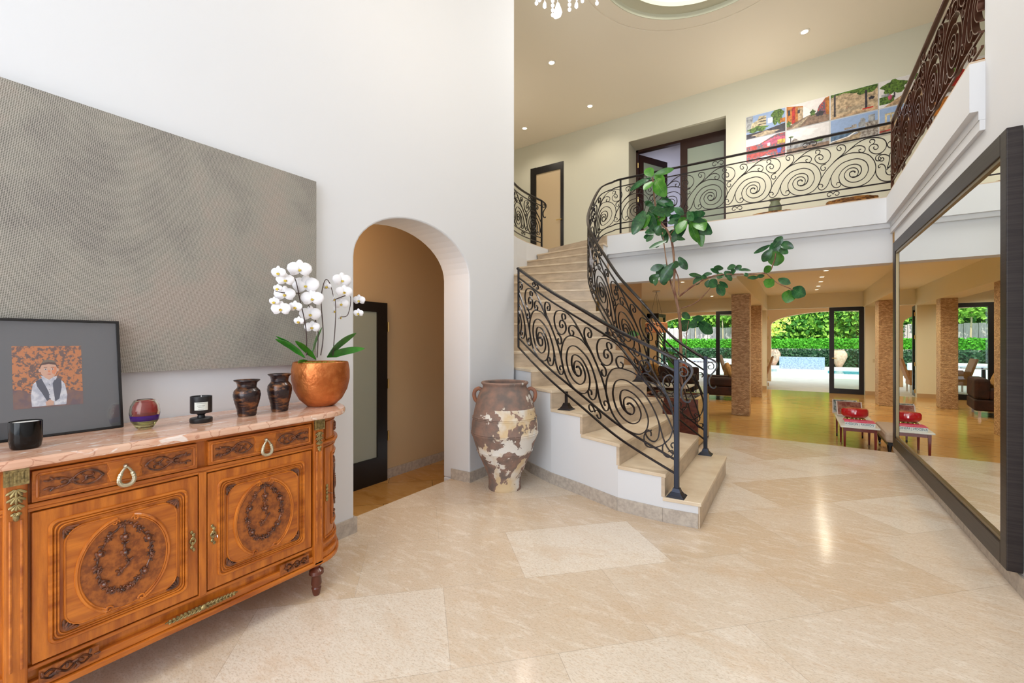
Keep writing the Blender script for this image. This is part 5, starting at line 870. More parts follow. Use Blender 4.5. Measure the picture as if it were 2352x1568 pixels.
scenes = {
 (0, 0): ('city photo panel of a rounded cream building under blue sky, upper left of the set', [('sky', R_(0, 0, 1, 1)), ('tower', R_(0, .3, .18, 1)), ('cream', [(.12, .42), (.30, .42), (.52, .46), (.52, .86), (.34, .9), (.30, .74), (.16, .66)]), ('dark', R_(.30, .52, .52, .55)), ('dark', R_(.32, .64, .52, .67)), ('dark', R_(.33, .75, .52, .78)), ('fol', blob(.3, .36, .25, .12)), ('fol', blob(.8, .72, .14, .36)), ('white', R_(.56, .5, .68, .72)), ('orange', R_(.86, .4, 1, .58)), ('dark', [(0, 0), (1, 0), (1, .36), (.5, .24), (0, .22)]), ('stone', blob(.5, .1, .3, .10))]),
 (0, 1): ('photo panel of a street between orange houses, upper row', [('pale', R_(0, 0, 1, 1)), ('orange', [(0, .2), (.40, .30), (.40, .86), (0, 1)]), ('wall', [(.28, .3), (.4, .34), (.4, .8), (.28, .84)]), ('red', R_(.14, .16, .22, .9)), ('dark', R_(.04, .6, .1, .82)), ('dark', R_(.27, .6, .33, .74)), ('white', [(.4, .35), (.58, .42), (.56, .62), (.4, .85)]), ('orange', [(.74, .2), (1, .1), (1, 1), (.9, .95), (.74, .6)]), ('crowd', [(.70, .4), (.92, .3), (.9, .9), (.76, .7)]), ('road', [(0, 0), (1, 0), (1, .26), (.62, .44), (.5, .40), (0, .14)]), ('stone', [(.1, 0), (.3, 0), (.55, .4), (.5, .4)]), ('fol', blob(.62, .48, .06, .12)), ('dark', blob(.78, .38, .10, .10)), ('fol', blob(.06, .24, .06, .12))]),
 (0, 2): ('photo panel of a stone wall with blue and red handwriting, upper row', [('wall', R_(0, 0, 1, 1)), ('stone', R_(.1, .2, .8, .35)), ('fol', [(0, .86), (.3, .94), (.5, .84), (.95, .8), (1, .9), (1, 1), (0, 1)]), ('dark', R_(.08, .1, .12, .95)), ('fol', blob(.75, .86, .22, .14)), ('dark', R_(.73, .12, .78, .85)), ('path', [(0, 0), (1, 0), (1, .14), (0, .06)]), ('red', R_(.68, .12, .90, .17)), ('dark', blob(.86, .5, .06, .06)), ('sand', R_(.15, .72, .6, .735)), ('sand', R_(.2, .5, .4, .51))]),
 (0, 3): ('photo panel of a tree lined park promenade, upper row', [('pale', R_(0, 0, 1, 1)), ('fol', R_(0, .12, .3, .4)), ('path', [(.1, 0), (1, 0), (1, .5), (.6, .44), (.3, .2)]), ('fol', blob(.30, .70, .24, .26)), ('dark', R_(.29, .3, .32, .5)), ('fol', blob(.86, .76, .20, .26, 2)), ('dark', R_(.84, .4, .88, .6)), ('pink', blob(.22, .34, .04, .10)), ('sand', [(.5, .3), (.9, .44), (.85, .48)]), ('tower', R_(.05, .4, .2, .5))]),
 (0, 4): ('photo panel with red flowers and street, upper row behind the gallery railing', [('pale', R_(0, 0, 1, 1)), ('fol', blob(.2, .7, .25, .3)), ('red', blob(.5, .4, .3, .25)), ('road', R_(0, 0, 1, .2)), ('orange', R_(.7, .2, 1, .9))]),
 (1, 0): ('photo panel of a red market crowd under a pink awning, lower left of the set', [('crowd', R_(0, 0, 1, 1)), ('white', [(0, .70), (.35, .72), (.62, .90), (.78, 1), (0, 1)]), ('pink', [(.35, .66), (.7, .86), (1, .88), (1, .62), (.6, .6)]), ('yellow', R_(.80, .55, .98, .72)), ('red', R_(.15, .5, .28, .66)), ('red', blob(.3, .28, .26, .10)), ('white', blob(.5, .12, .12, .04)), ('red', blob(.7, .35, .14, .08)), ('white', R_(.55, .55, .62, .68)), ('dark', R_(.05, .36, .95, .40)), ('blue', blob(.84, .3, .05, .14))]),
 (1, 1): ('photo panel of a pale seafront with a small hut, lower row', [('pale', R_(0, 0, 1, 1)), ('white', blob(.4, .78, .3, .16)), ('tower', R_(0, 0, 1, .42)), ('road', R_(0, 0, 1, .22)), ('city', [(.05, .42), (.20, .62), (.36, .44), (.34, .36), (.06, .34)]), ('dark', R_(.10, .3, .12, .7)), ('fol', blob(.12, .7, .06, .03)), ('city', [(.72, .5), (1, .46), (1, .40), (.7, .4)]), ('dark', blob(.58, .3, .14, .05)), ('fol', blob(.76, .34, .10, .06))]),
 (1, 2): ('photo panel of a city skyline over a blue bay and beach, lower row', [('sky', R_(0, 0, 1, 1)), ('sea', [(0, .5), (.5, .46), (.66, .38), (.4, .2), (0, .12)]), ('tower', R_(.64, .5, .72, .82)), ('tower', [(.60, .48), (.60, .66), (.70, .78), (.74, .76), (.74, .48)]), ('tower', R_(.80, .46, .93, .88)), ('city', R_(.3, .5, .46, .58)), ('city', R_(.46, .5, .56, .64)), ('city', R_(.74, .44, 1, .62)), ('city', [(.4, .36), (1, .46), (1, 0), (.3, .0), (.6, .3)]), ('sand', [(.0, 0), (.6, 0), (.66, .3), (.3, .2), (0, .1)]), ('white', [(0, .12), (.4, .2), (.64, .4), (.6, .42), (.36, .23), (0, .15)])]),
 (1, 3): ('photo panel of a sandy colonnade building, lower row', [('sky', R_(0, 0, 1, 1)), ('cream', R_(.12, .45, .95, .78)), ('sky', R_(.16, .45, .22, .70)), ('sky', R_(.26, .45, .32, .70)), ('orange', R_(.4, .45, .55, .72)), ('dark', R_(.45, .55, .48, .62)), ('dark', R_(.6, .55, .63, .62)), ('dark', R_(.72, .55, .75, .62)), ('path', R_(0, .16, 1, .45)), ('road', R_(0, 0, 1, .16)), ('red', [(0, .1), (1, .22), (1, .26), (0, .14)])]),
 (1, 4): ('photo panel with red and orange houses, lower row behind the gallery railing', [('pale', R_(0, 0, 1, 1)), ('orange', R_(0, .3, .4, .9)), ('red', R_(.5, .3, .8, .8)), ('road', R_(0, 0, 1, .3))])}
for (r, c), (lb, ly) in scenes.items():
    xa = -.720 + c * .5755; xb = xa + .571; za = 4.697 - r * .393 + .002; zb = za + .388; o_ = .022
    e = empty('photo_panel', ((xa + xb) / 2, yb((xa + xb) / 2) - .01, za), lb, 'photo', 'city photo panels on the upper wall')
    MB().prism([(xa, yb(xa) - o_ + .002), (xb, yb(xb) - o_ + .002), (xb, yb(xb) - .001), (xa, yb(xa) - .001)], 'z', za, zb).build('panel_board', mat('print_edge', (.8, .8, .8), .5), e)
    mb = MB()
    for i, (k, poly) in enumerate(ly):
        P = []
        for a, b in poly:
            a = min(max(a, .012), .988); b = min(max(b, .015), .985); x = xa + a * (xb - xa); P.append((x, yb(x) - o_ - .0004 * i, za + b * (zb - za)))
        mb.cm = PCN.index(k); mb.add(P, [tuple(range(len(P)))])
    if (r, c) == (0, 2):
        mb.cm = PCN.index('blue')
        def wr(S, ci):
            mb.cm = ci; mb.tube([(xa + a * (xb - xa), yb(xa) - o_ - .007, za + b * (zb - za)) for a, b in S], .0022, 4)
        for S in ([(.55, .62), (.58, .70), (.60, .62)], [(.60, .66), (.66, .68), (.64, .60)], [(.66, .74), (.68, .62), (.72, .62)], [(.50, .48), (.52, .56), (.50, .44)], [(.54, .52), (.60, .54), (.58, .46), (.54, .46)], [(.61, .54), (.66, .54), (.65, .46)], [(.67, .60), (.68, .50), (.72, .52)], [(.63, .42), (.66, .42), (.65, .36)], [(.57, .42), (.60, .42), (.60, .36)]): wr(S, PCN.index('blue'))
        for S in ([(.36, .30), (.35, .38), (.40, .38)], [(.42, .38), (.46, .38), (.45, .30)], [(.47, .30), (.47, .37), (.51, .37)], [(.52, .37), (.55, .37), (.55, .30)]): wr(S, PCN.index('red'))
    mb.build('photo_print', PM, e, recalc=False)
# ================================================================ ITEMS ON THE GALLERY FLOOR
logm = mat('cut_log', (.12, .045, .012), .7, n=(18, (.46, .20, .04), 5, (1, 1, 3), .45, .6), bump=(50, .5))
def log_seat(x, y, rx, ry, h_, lb):
    random.seed(int(x * 10)); mb = MB(); n = 26; rr_ = [1 + random.uniform(-.08, .08) for _ in range(n)]
    mb.prism([(x + rx * rr_[i] * math.cos(2 * PI * i / n), y + ry * rr_[i] * math.sin(2 * PI * i / n)) for i in range(n)], 'z', ZU, ZU + h_)
    return tag(mb.build('wood_slab', logm, None, bevel=.008), lb, 'wood slab', 'raw wood slabs on the gallery')
log_seat(-.30, 7.30, .30, .16, .10, 'raw wood slab on the gallery floor with a green vase on it')
log_seat(.60, 7.28, .27, .15, .14, 'rounded raw wood slab on the gallery floor near the corner')
tag(MB().lathe([(.045, 0), (.08, .02), (.085, .08), (.055, .15), (.06, .17), (.085, .19), (.08, .19), (0, .15)], (-.26, 7.28, ZU + .10), 24).build('green_vase', mat('celadon', (.25, .28, .18), .3), None, smooth=True), 'green ceramic vase on the long wood slab behind the balcony railing', 'vase')
# ================================================================ DOWNLIGHTS
bulb = mat('lamp_glow', (1, .80, .52), .5, emit=14); rim = mat('lamp_rim', (.85, .80, .70), .4)
def downlight(x, y, z, lb, e, grp, r=.045, col=(1, .74, .45)):
    d = empty('downlight', (x, y, z), lb, 'downlight', grp)
    MB().ring([(r * 1.0, -.002), (r * 1.0, -.010), (r * 1.5, -.006), (r * 1.5, -.001)], (x, y, z), 24).build('trim_ring', rim, d)
    MB().lathe([(0, -.004), (r * .98, -.004), (r * .98, -.001), (0, -.001)], (x, y, z), 20).build('bulb', bulb, d)
    if e: lamp('downlight_beam', 'SPOT', (x, y, z - .03), (0, 0, 0), e, col, .04, spot=2.6)
G = 'recessed lights in the upper ceiling'
for x, y, lb in ((-3.276, 6.165, 'recessed ceiling light above the stairs, nearest the tall white wall edge'), (-3.276, 7.704, 'recessed ceiling light above the landing in line with the glowing door'), (-4.76, 7.761, 'recessed ceiling light farthest left by the upper back wall'), (.094, 7.54, 'recessed ceiling light right of the round skylight')):
    downlight(x, y, CZ, lb, 15, G, col=(1, .88, .74))
for i, (x, y) in enumerate(((.471, 10.3), (.446, 11.27), (.454, 12.15), (.448, 13.1), (.44, 14.0), (-2.19, 10.5), (-2.14, 14.3), (-3.21, 12.2), (2.6, 9.5))):
    downlight(x, y, 2.66, ('recessed light in the living room ceiling, nearest of the row', 'recessed light in the living room ceiling, second of the row', 'recessed light in the living room ceiling, third of the row', 'recessed light in the living room ceiling, fourth of the row', 'recessed light in the living room ceiling, farthest of the row', 'recessed living room light left of the beam beside the fig tree', 'recessed living room light near the left garden doors', 'recessed living room light near the pendant lamp', 'recessed living room light hidden behind the mirror wall')[i], 46, 'recessed lights in the living room ceiling', .04, (1, .90, .70))
hl = lamp('hall_lamp', 'POINT', (-3.1, 1.9, 2.2), (0, 0, 0), 16, (1, .70, .42), .3)
lamp('chandelier_lamp', 'POINT', (-1.07, 2.2, 3.75), (0, 0, 0), 22, (1, .86, .68), .3)
lamp('gallery_fill', 'POINT', (-.6, 7.7, 4.5), (0, 0, 0), 15, (1, .92, .84), .3)  # two added fills without fixtures, lifting the upper ceiling and walls
lamp('gallery_fill', 'POINT', (-4.9, 6.3, 4.4), (0, 0, 0), 15, (1, .92, .84), .3)
lamp('upper_warm_lamp', 'POINT', (-4.6, 9.3, 4.5), (0, 0, 0), 12, (1, .6, .3), .1)
# ================================================================ CHANDELIER
ch = empty('crystal_chandelier', (-1.07, 2.2, 3.15), 'crystal chandelier whose lowest drops hang into the top of the view', 'chandelier')
cry = mat('crystal', (.96, .97, 1), .02, trans=.55, ior=1.5, emit=.25)
MB().tube([(-1.07, 2.2, 3.55), (-1.07, 2.2, CZ)], .006, 6).build('chain', chrome, ch)
for r, z in ((.19, 3.42), (.12, 3.50)): MB().tube([(-1.07 + r * math.cos(a), 2.2 + r * math.sin(a), z) for a in frange(0, 2 * PI, 33)], .006, 6).build('ring', chrome, ch)
MB().tube([(-1.26, 2.2, 3.42), (-.88, 2.2, 3.42)], .004, 5).tube([(-1.07, 2.01, 3.42), (-1.07, 2.39, 3.42)], .004, 5).tube([(-1.07, 2.2, 3.42), (-1.07, 2.2, 3.58)], .008, 5).build('cross_bar', chrome, ch)
rt_ = V((.8368, .5476, 0)); fw_ = V((-.5476, .8368, 0)); cz = V((-1.07, 2.2, 0))
for a, dpt, zb_, kind in ((-.172, .0, 3.170, 0), (-.122, .06, 3.195, 1), (-.090, -.04, 3.19, 2), (-.077, .05, 3.142, 0), (-.045, .09, 3.165, 3), (-.018, -.08, 3.170, 0), (.012, .0, 3.135, 0), (.045, -.05, 3.150, 2), (.062, .08, 3.21, 1), (.165, .0, 3.170, 0), (-.15, .08, 3.25, 0), (.10, .10, 3.26, 0), (.13, -.09, 3.27, 1)):
    p = cz + rt_ * a + fw_ * dpt; mb = MB().tube([(p.x, p.y, zb_), (p.x, p.y, 3.42)], .0014, 4); z = zb_ + .012
    if kind == 2: mb.lathe([(0, 0), (.008, .015), (.012, .05), (.009, .08), (0, .095)], (p.x, p.y, zb_), 8); z = zb_ + .12
    if kind == 3: mb.lathe([(0, 0), (.022, .006), (.030, .022), (.024, .045), (.010, .085), (0, .095)], (p.x, p.y, zb_), 8, 1, .5); z = zb_ + .12
    if kind == 1: mb.lathe([(0, 0), (.011, .012), (.010, .03), (0, .05)], (p.x, p.y, zb_), 7); z = zb_ + .07
    while z < 3.41: mb.ell((p.x, p.y, z), .0105, None, 8, 6); z += .027
    mb.build('crystal_strand', cry, ch)
# ================================================================ BENCH TABLE, BOOKS, BOX
tbw = mat('mahogany', (.17, .018, .010), .3, coat=.3); tbt = mat('white_marble_top', (.86, .86, .82), .2, n=(4, (.76, .77, .70), 5))
X0, X1, Y0, Y1, TH = .475, .875, 7.05, 8.45, .205
bt = empty('coffee_table', (.675, 7.75, LD), 'long low white topped table with red legs by the end of the mirror wall', 'table')
MB().box(X0, X1, Y0, Y1, TH - .02, TH).build('table_top', tbt, bt, bevel=.004)
MB().box(X0 + .03, X1 - .03, Y0 + .03, Y0 + .05, TH - .065, TH - .02).box(X0 + .03, X1 - .03, Y1 - .05, Y1 - .03, TH - .065, TH - .02).box(X0 + .03, X0 + .05, Y0 + .05, Y1 - .05, TH - .065, TH - .02).box(X1 - .05, X1 - .03, Y0 + .05, Y1 - .05, TH - .065, TH - .02).build('apron', tbw, bt)
for y in (Y0 + .04, Y0 + .62, Y1 - .05):
    for x in (X0 + .045, X1 - .045):
        l_ = MB().lathe([(.014, LD + .04), (.022, TH - .03)], (x, y, 0), 4, M=Matrix.Rotation(PI / 4, 4, 'Z')).build('leg', tbw, bt)
        if y > Y0 + .8: MB().tube([(x - .009, y, LD + .022), (x + .009, y, LD + .022)], .022, 14).build('caster', black, l_)
        else: MB().lathe([(.012, LD), (.016, LD + .045)], (x, y, 0), 8).build('metal_tip', chrome, l_)
bk = empty('book', (.67, 7.24, TH), 'thick white and pink coffee table book lying under the red box', 'book')
MB().box(.525, .835, 7.13, 7.37, TH, TH + .045).build('book_block', mat('book_white', (.82, .82, .80), .5), bk, bevel=.002)
MB().box(.522, .838, 7.127, 7.375, TH + .045, TH + .049).build('cover', mat('book_pink', (.72, .05, .16), .35), bk)
def text(s, name, size, m, parent, loc, rot, ext=.0005, ax='CENTER', sx=1):
    c = bpy.data.curves.new(name, 'FONT'); c.body = s; c.size = size; c.align_x = ax; c.align_y = 'CENTER'; c.extrude = ext; c.materials.append(m)
    o = bpy.data.objects.new(name + '_tmp', c); C.objects.link(o); dg = bpy.context.evaluated_depsgraph_get(); me = bpy.data.meshes.new_from_object(o.evaluated_get(dg)); C.objects.unlink(o); bpy.data.objects.remove(o)
    q = bpy.data.objects.new(name, me); C.objects.link(q); q.parent = parent; q.location = V(loc) - LOC[parent.name]; q.rotation_euler = rot; q.scale = (sx, 1, 1); return q
text('AVEDON | FASHION', 'spine_lettering', .040, mat('teal_ink', (.02, .12, .16), .5), bk, (.675, 7.1285, TH + .0225), (PI / 2, 0, 0), sx=.80)
text('FASHION', 'cover_lettering', .045, mat('pale_pink_ink', (.85, .55, .62), .5), bk, (.68, 7.22, TH + .0495), (0, 0, 0), sx=1)
bx = empty('red_oval_box', (.66, 7.52, TH), 'glossy red oval lidded box on a gilt leafy stand', 'box')
redm = mat('red_lacquer', (.50, .006, .012), .15, coat=.8)
mb = MB(); 
for i in range(14): a = 2 * PI * i / 14; mb.ell((.66 + .10 * math.cos(a), 7.52 + .07 * math.sin(a), TH + .028), (.022, .014, .026), Rz(a), 6, 4); mb.tube([(.66 + .12 * math.cos(a), 7.52 + .08 * math.sin(a), TH + .004), (.66 + .08 * math.cos(a), 7.52 + .05 * math.sin(a), TH + .05)], .004, 5)
mb.build('gilt_stand', mat('gilt', (.60, .48, .14), .35, .8), bx, smooth=True)
MB().lathe([(.09, .055), (.125, .065), (.148, .095), (.148, .155), (.132, .178), (.06, .188), (0, .19)], (.66, 7.52, TH), 36, 1, .62).build('box_body', redm, bx, smooth=True)
MB().box(.650, .668, 7.420, 7.430, TH + .11, TH + .14).build('clasp', mat('silver', (.75, .6, .6), .3, .6), bx)
for i, (x, y, tl, rz_, w, cn_, n_c, lb) in enumerate(((.64, 7.92, 52, .02, .30, (.52, .40, .30), (.12, .10, .10), 'dark red picture book propped behind the red box'), (.60, 8.14, 50, -.04, .30, (.70, .70, .68), (.05, .12, .10), 'pale bordered picture book propped at the far end of the table'))):
    b2 = empty('display_book', (x, y, TH), lb, 'book'); M_ = T(x, y, TH + .008) @ Rz(rz_) @ Matrix.Rotation(math.radians(tl), 4, 'X')
    MB().box(-w / 2, w / 2, 0, .24, .0, .022, M_).build('book_block', mat('book_edge', (.80, .72, .66), .6), b2, bevel=.002)
    MB().box(-w / 2 + .015, w / 2 - .015, .012, .23, .0225, .0235, M_).build('cover', mat('book_cover_%s' % ('red', 'green')[i], ((.22, .05, .04), (.06, .10, .07))[i], .35, n=(22, ((.42, .20, .14), (.45, .52, .55))[i], 4)), b2)
    MB().box(-w / 2 + .02, w / 2 - .02, .11, .125, -.09, .0, M_ ).build('easel', black, b2) if False else None
# ottoman
ot = empty('ottoman', (1.25, 7.55, LD), 'beige upholstered bench on dark caster legs behind the mirror wall end', 'bench')
mb = MB().box(.93, 1.60, 7.15, 8.05, .02, .16); mb.build('cushion', mat('beige_linen', (.56, .44, .33), .9, bump=(80, .3)), ot, bevel=.04)
MB().box(.96, 1.57, 7.18, 8.02, -.02, .03).build('seat_base', black, ot)
for x in (.98, 1.55):
    for y in (7.20, 8.0):
        l_ = MB().lathe([(.016, LD + .06), (.028, -.01)], (x, y, 0), 10).build('leg', black, ot); MB().tube([(x - .012, y, LD + .028), (x + .012, y, LD + .028)], .028, 16).build('caster', chrome, l_)
# light switch
sw = empty('light_switch', (2.0, 15.19, .78), 'cream light switch plate beside the right pillar', 'switch')
MB().box(1.72, 1.98, 15.188, 15.2, .72, .82).build('plate', mat('plate_cream', (.7, .62, .42), .5), sw)
for i in range(3): MB().box(1.745 + i * .08, 1.795 + i * .08, 15.183, 15.188, .745, .795).build('rocker', MATS['plate_cream'], sw)
# ================================================================ LIVING ROOM FURNITURE
velv = mat('brown_velvet', (.018, .007, .005), .8, n=(5, (.045, .014, .008), 4), bump=(30, .2)); gold = mat('gold_cushion', (.36, .17, .045), .7, n=(14, (.52, .30, .10), 4)); orc = mat('rust_cushion', (.42, .08, .03), .8)
def sofa(name, x, y, w, dep, rz, lb, seats=2):
    M_ = T(x, y, LD) @ Rz(rz); e = empty(name, (x, y, LD), lb, 'sofa')
    MB().box(-w / 2, w / 2, -dep / 2, dep / 2, .12, .34, M_).build('base', velv, e, bevel=.03)
    MB().box(-w / 2, w / 2, dep / 2 - .22, dep / 2, .34, .74, M_).build('backrest', velv, e, bevel=.05)
    for s_ in (-1, 1): MB().box(s_ * w / 2 - (.2 if s_ > 0 else 0), s_ * w / 2 + (0 if s_ > 0 else .2), -dep / 2, dep / 2 - .2, .34, .56, M_).build('armrest', velv, e, bevel=.05)
    sw_ = (w - .4) / seats
    for i in range(seats): MB().box(-w / 2 + .2 + i * sw_ + .005, -w / 2 + .2 + (i + 1) * sw_ - .005, -dep / 2 + .02, dep / 2 - .22, .34, .46, M_).build('seat_cushion', velv, e, bevel=.03)
    for sx in (-1, 1):
        for sy in (-1, 1): MB().box(sx * (w / 2 - .08) - .02, sx * (w / 2 - .08) + .02, sy * (dep / 2 - .08) - .02, sy * (dep / 2 - .08) + .02, 0, .13, M_).build('leg', chrome, e)
    return M_
def cushion(M_, x, y, z, m, lb, tilt=.5, s_=.22):
    R2 = M_ @ T(x, y, z) @ Matrix.Rotation(tilt, 4, 'X'); mb = MB().ell((0, 0, 0), (s_, .07, s_), None, 16, 10); mb.v = [tuple(R2 @ V((max(-s_ * .8, min(s_ * .8, p[0])) * 1.1, p[1], max(-s_ * .8, min(s_ * .8, p[2])) * 1.1))) for p in mb.v]
    tag(mb.build('cushion', m, None, smooth=True), lb, 'cushion')
M1 = sofa('sofa', -3.35, 12.7, 2.1, .95, 0, 'long dark brown velvet sofa facing the stairs behind the planter', 3)
cushion(M1, -.65, .12, .66, orc, 'rust red cushion at the left end of the long sofa'); cushion(M1, -.15, .12, .64, gold, 'gold cushion in the middle of the long sofa', .4); cushion(M1, .62, .10, .66, orc, 'rust cushion at the right end of the long sofa')
M2 = sofa('armchair', -1.55, 12.35, .95, .95, -PI / 2 + .12, 'dark brown velvet armchair beside the nearest mosaic pillar', 1)
cushion(M2, -.1, .10, .72, gold, 'gold brown cushion on top of the armchair back', .3)
ct = empty('glass_coffee_table', (-2.7, 11.0, LD), 'low white table with dark frame between the sofa and the planter', 'table')
MB().box(-3.3, -2.1, 10.6, 11.4, .20, .24).build('table_top', mat('white_lacquer', (.85, .85, .80), .15), ct, bevel=.004)
MB().box(-3.3, -2.1, 10.6, 11.4, .02, .05).build('shelf', black, ct)
for x in (-3.27, -2.13):
    for y in (10.63, 11.37): MB().box(x - .02, x + .02, y - .02, y + .02, LD, .20).build('leg', black, ct)
pd = empty('pendant_lamp', (-3.18, 12.0, 1.52), 'orange mottled drum pendant lamp hanging over the sofa', 'lamp')
mb = MB(); mb.lathe([(.27, 1.53), (.29, 1.55), (.29, 1.78), (.27, 1.80)], (-3.18, 12.0, 0), 32); mb.build('lamp_shade', mat('mottled_shade', (.85, .25, .10), .5, n=(30, (.95, .62, .34), 4), emit=0), pd, smooth=True)
MB().tube([(-3.18, 12, 2.64), (-3.38, 12, 1.8)], .003, 5).tube([(-3.18, 12, 2.64), (-2.98, 12, 1.8)], .003, 5).tube([(-3.18, 12, 2.64), (-3.18, 12.2, 1.8)], .003, 5).build('cable', black, pd)
MB().lathe([(.10, 2.63), (.10, 2.66)], (-3.18, 12, 0), 20).build('canopy', chrome, pd)
# ================================================================ OUTSIDE
wick = mat('wicker', (.40, .17, .06), .7, n=(60, (.58, .30, .12), 3, (1, 1, 2)), bump=(150, .6))
def wicker(x, y, rz, lb):
    M_ = T(x, y, LD) @ Rz(rz); e = empty('wicker_chair', (x, y, LD), lb, 'chair', 'wicker chairs outside')
    MB().box(-.28, .28, -.28, .28, .22, .42, M_).build('seat', wick, e, bevel=.02)
    MB().box(-.28, .28, .0, .06, 0, .62, M_ @ T(0, .24, .38) @ Matrix.Rotation(-.28, 4, 'X')).build('backrest', wick, e, bevel=.02)
    for s_ in (-1, 1): MB().box(s_ * .28 - .03, s_ * .28 + .03, -.26, .28, .42, .62, M_).build('armrest', wick, e, bevel=.01)
    for sx in (-1, 1):
        for sy in (-1, 1): MB().box(sx * .25 - .02, sx * .25 + .02, sy * .25 - .02, sy * .25 + .02, 0, .22, M_).build('leg', mat('pale_leg', (.8, .75, .68), .5), e)
wicker(-1.10, 16.75, -PI / 2, 'wicker armchair just outside the right garden door, seen from its back edge')
wicker(-1.9, 17.4, PI / 2, 'wicker armchair facing the other wicker chair on the patio')
pt = empty('patio_table', (-3.3, 20.5, LD), 'round patio table with dark dotted white top seen through the stair railing', 'table')
MB().lathe([(.75, .56), (.78, .58), (.78, .61), (.75, .62)], (-3.3, 20.5, LD), 36).build('table_top', mat('mosaic_top', (.80, .80, .86), .4, n=(16, (.08, .08, .22), 1, (1, 1, 1), .56, .60)), pt)
MB().lathe([(.30, 0), (.06, .05), (.05, .56)], (-3.3, 20.5, LD), 16).build('pedestal', black, pt)
# pool
wm = mat('pool_water', (.10, .55, .68), .05, n=(2, (.25, .75, .85), 3))
tag(MB().box(-10, 10, 24.0, 29.3, -.5, -.22).build('pool_water', wm, None), 'turquoise swimming pool behind the deck', 'pool', None, 'structure')
cop = mat('pool_coping', (.78, .74, .66), .6)
struct('trim_pool', MB().box(-10, 10, 23.7, 24.0, -.4, -.15).box(-10, 10, 29.3, 29.6, -.4, -.12), cop, 'pale pool coping', 'trim')
gr_m = mat('grey_blue_stone', (.17, .23, .30), .4, n=(18, (.32, .40, .48), 5))
fn = empty('water_wall', (.2, 26.3, -.22), 'grey stone water feature wall standing in the pool', 'fountain')
MB().box(-.75, 1.15, 26.2, 26.5, -.3, .50).build('stone_wall', gr_m, fn); MB().box(-.85, 1.25, 25.9, 26.2, -.3, -.12).build('stone_ledge', cop, fn)
def jar(x, y, lb): return tag(MB().lathe([(.14, 0), (.18, .10), (.30, .35), (.37, .55), (.36, .72), (.28, .86), (.24, .90), (.26, .94), (.2, .94), (0, .8)], (x, y, -.12), 30).build('garden_jar', mat('garden_terracotta', (.62, .34, .22), .8, n=(10, (.74, .48, .34), 4)), None, smooth=True), lb, 'jar')
jar(-1.15, 29.9, 'big terracotta garden jar left of the water wall'); jar(1.95, 29.9, 'big terracotta garden jar behind the closed garden door leaf')
def hedge(name, x0, x1, y0, y1, z0, z1, m, lb, n=2500, s_=.12, seed=1, m2=None):
    random.seed(seed); mb = MB().box(x0, x1, y0 + s_ * .6, y1, z0, z1 - s_ * .4)
    for i in range(n):
        top = random.random() < .12; p = V((random.uniform(x0, x1), random.uniform(y0, y1) if top else y0 + random.uniform(-.2, .6) * s_, z1 if top else random.uniform(z0, z1) + random.uniform(0, s_) * .5)); M_ = Matrix.Rotation(random.uniform(-1, 1), 4, 'X') @ Matrix.Rotation(random.uniform(-1, 1), 4, 'Y') @ Rz(random.uniform(0, 6)); mb.cm = i % 2
        mb.add([p + M_ @ V(q) * s_ for q in ((-.5, 0, -.25), (.1, .1, -.5), (.6, 0, .1), (0, -.1, .5))], [(0, 1, 2, 3)])
    return tag(mb.build(name, [m, m2 or m], None, recalc=False), lb, 'hedge')
h1 = mat('hedge_dark', (.012, .06, .02), .8, n=(8, (.03, .10, .03), 3)); h1b = mat('hedge_grey_green', (.06, .12, .065), .8); h2 = mat('hedge_lime', (.05, .28, .01), .8, n=(8, (.08, .36, .015), 3)); h2b = mat('hedge_lime_light', (.09, .40, .02), .8); h3 = mat('hedge_green', (.02, .11, .01), .8, n=(3, (.06, .22, .02), 4)); h3b = mat('hedge_sunny_leaf', (.26, .50, .06), .7)
hedge('clipped_hedge', -14, 9, 30.4, 31.2, -.3, .80, h1, 'low dark green clipped hedge behind the pool', 5500, .14, 1, h1b)
struct('wall_terrace', MB().box(-16, 12, 31.3, 31.5, -.4, .84), mat('terrace_wall', (.45, .43, .38), .8), 'pale terrace wall with stone cap behind the low hedge', 'wall')
hedge('clipped_hedge', -16, 12, 31.6, 33, .6, 1.42, h2, 'bright lime green clipped hedge on the terrace', 5500, .12, 2, h2b)
hedge('tall_hedge', -3.4, 11, 34.2, 35, 1.0, 6.2, h3, 'tall sunlit hedge closing the garden on the right', 9000, .30, 3, h3b)
hedge('tall_hedge', -16, -3.6, 35.2, 36, 1.0, 6.6, h3, 'tall leafy hedge beyond the wooden fence on the left', 6000, .32, 4, h3b)
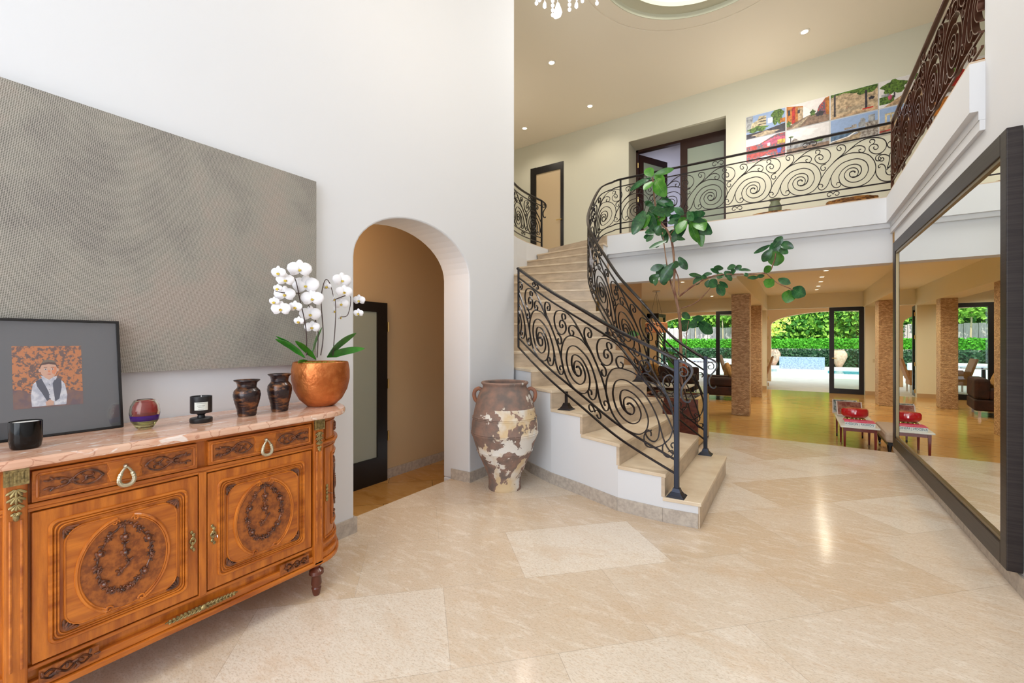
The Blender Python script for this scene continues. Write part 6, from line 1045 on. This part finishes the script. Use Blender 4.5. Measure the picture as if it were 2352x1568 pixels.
fe = empty('garden_fence', (-7, 34.9, .9), 'weathered grey wooden board fence behind the left garden', 'fence')
random.seed(6); mb = MB(); x = -13.0
while x < -3.6: mb.box(x, x + .28, 34.85, 34.9, 1.0, 2.3 + random.uniform(-.05, .05)); x += .30
mb.build('boards', mat('fence_grey', (.50, .44, .42), .9, n=(6, (.66, .60, .58), 4, (4, 4, .5))), fe)
def gtree(x, y, h_, r, m, lb, seed, n=700, z0=-.3):
    random.seed(seed); e = empty('garden_tree', (x, y, z0), lb, 'tree', None); MB().tube([(x, y, z0), (x + .05, y, z0 + h_ * .5), (x, y, z0 + h_)], .06, 8, .03).build('trunk', mat('pale_trunk', (.62, .46, .30), .8), e)
    mb = MB()
    for i in range(n):
        a, b, q = random.uniform(0, 6.28), random.uniform(-1.4, 1.4), random.random() ** .4; p = V((x + r * q * math.cos(a) * math.cos(b), y + r * q * math.sin(a) * math.cos(b), z0 + h_ + r * .8 * q * math.sin(b))); M_ = Rz(random.uniform(0, 6)) @ Matrix.Rotation(random.uniform(0, 3), 4, 'X')
        mb.add([p + M_ @ V(k) * .22 for k in ((-.5, 0, 0), (0, .3, 0), (.5, 0, 0), (0, -.3, 0))], [(0, 1, 2, 3)])
    mb.build('foliage', m, e, recalc=False)
ylw = mat('yellow_leaf', (.62, .58, .05), .7, n=(5, (.80, .80, .20), 2))
gtree(-1.35, 28.6, 2.6, 1.1, ylw, 'small tree with sunlit yellow leaves left of the water wall', 1, 600, -.2); 
gtree(-6.2, 33.8, 3.2, .8, h3b, 'slim young tree with pale trunk in the left garden', 2, 450, .0); gtree(-4.4, 33.8, 3.3, .8, h3b, 'second slim pale trunked tree beside the first in the left garden', 3, 450, .0)
gtree(-8.2, 28.6, 1.6, 1.1, ylw, 'yellow leaved shrub tree far left in the garden', 4, 500, -.3)
sp_ = MB().lathe([(1.9, -.4), (1.9, .25), (1.6, .25), (1.6, -.4)], (-4.4, 27.2, 0), 40)
tag(sp_.build('spa_basin', mat('white_stone', (.85, .80, .72), .6), None), 'round white walled spa basin beside the pool', 'spa')
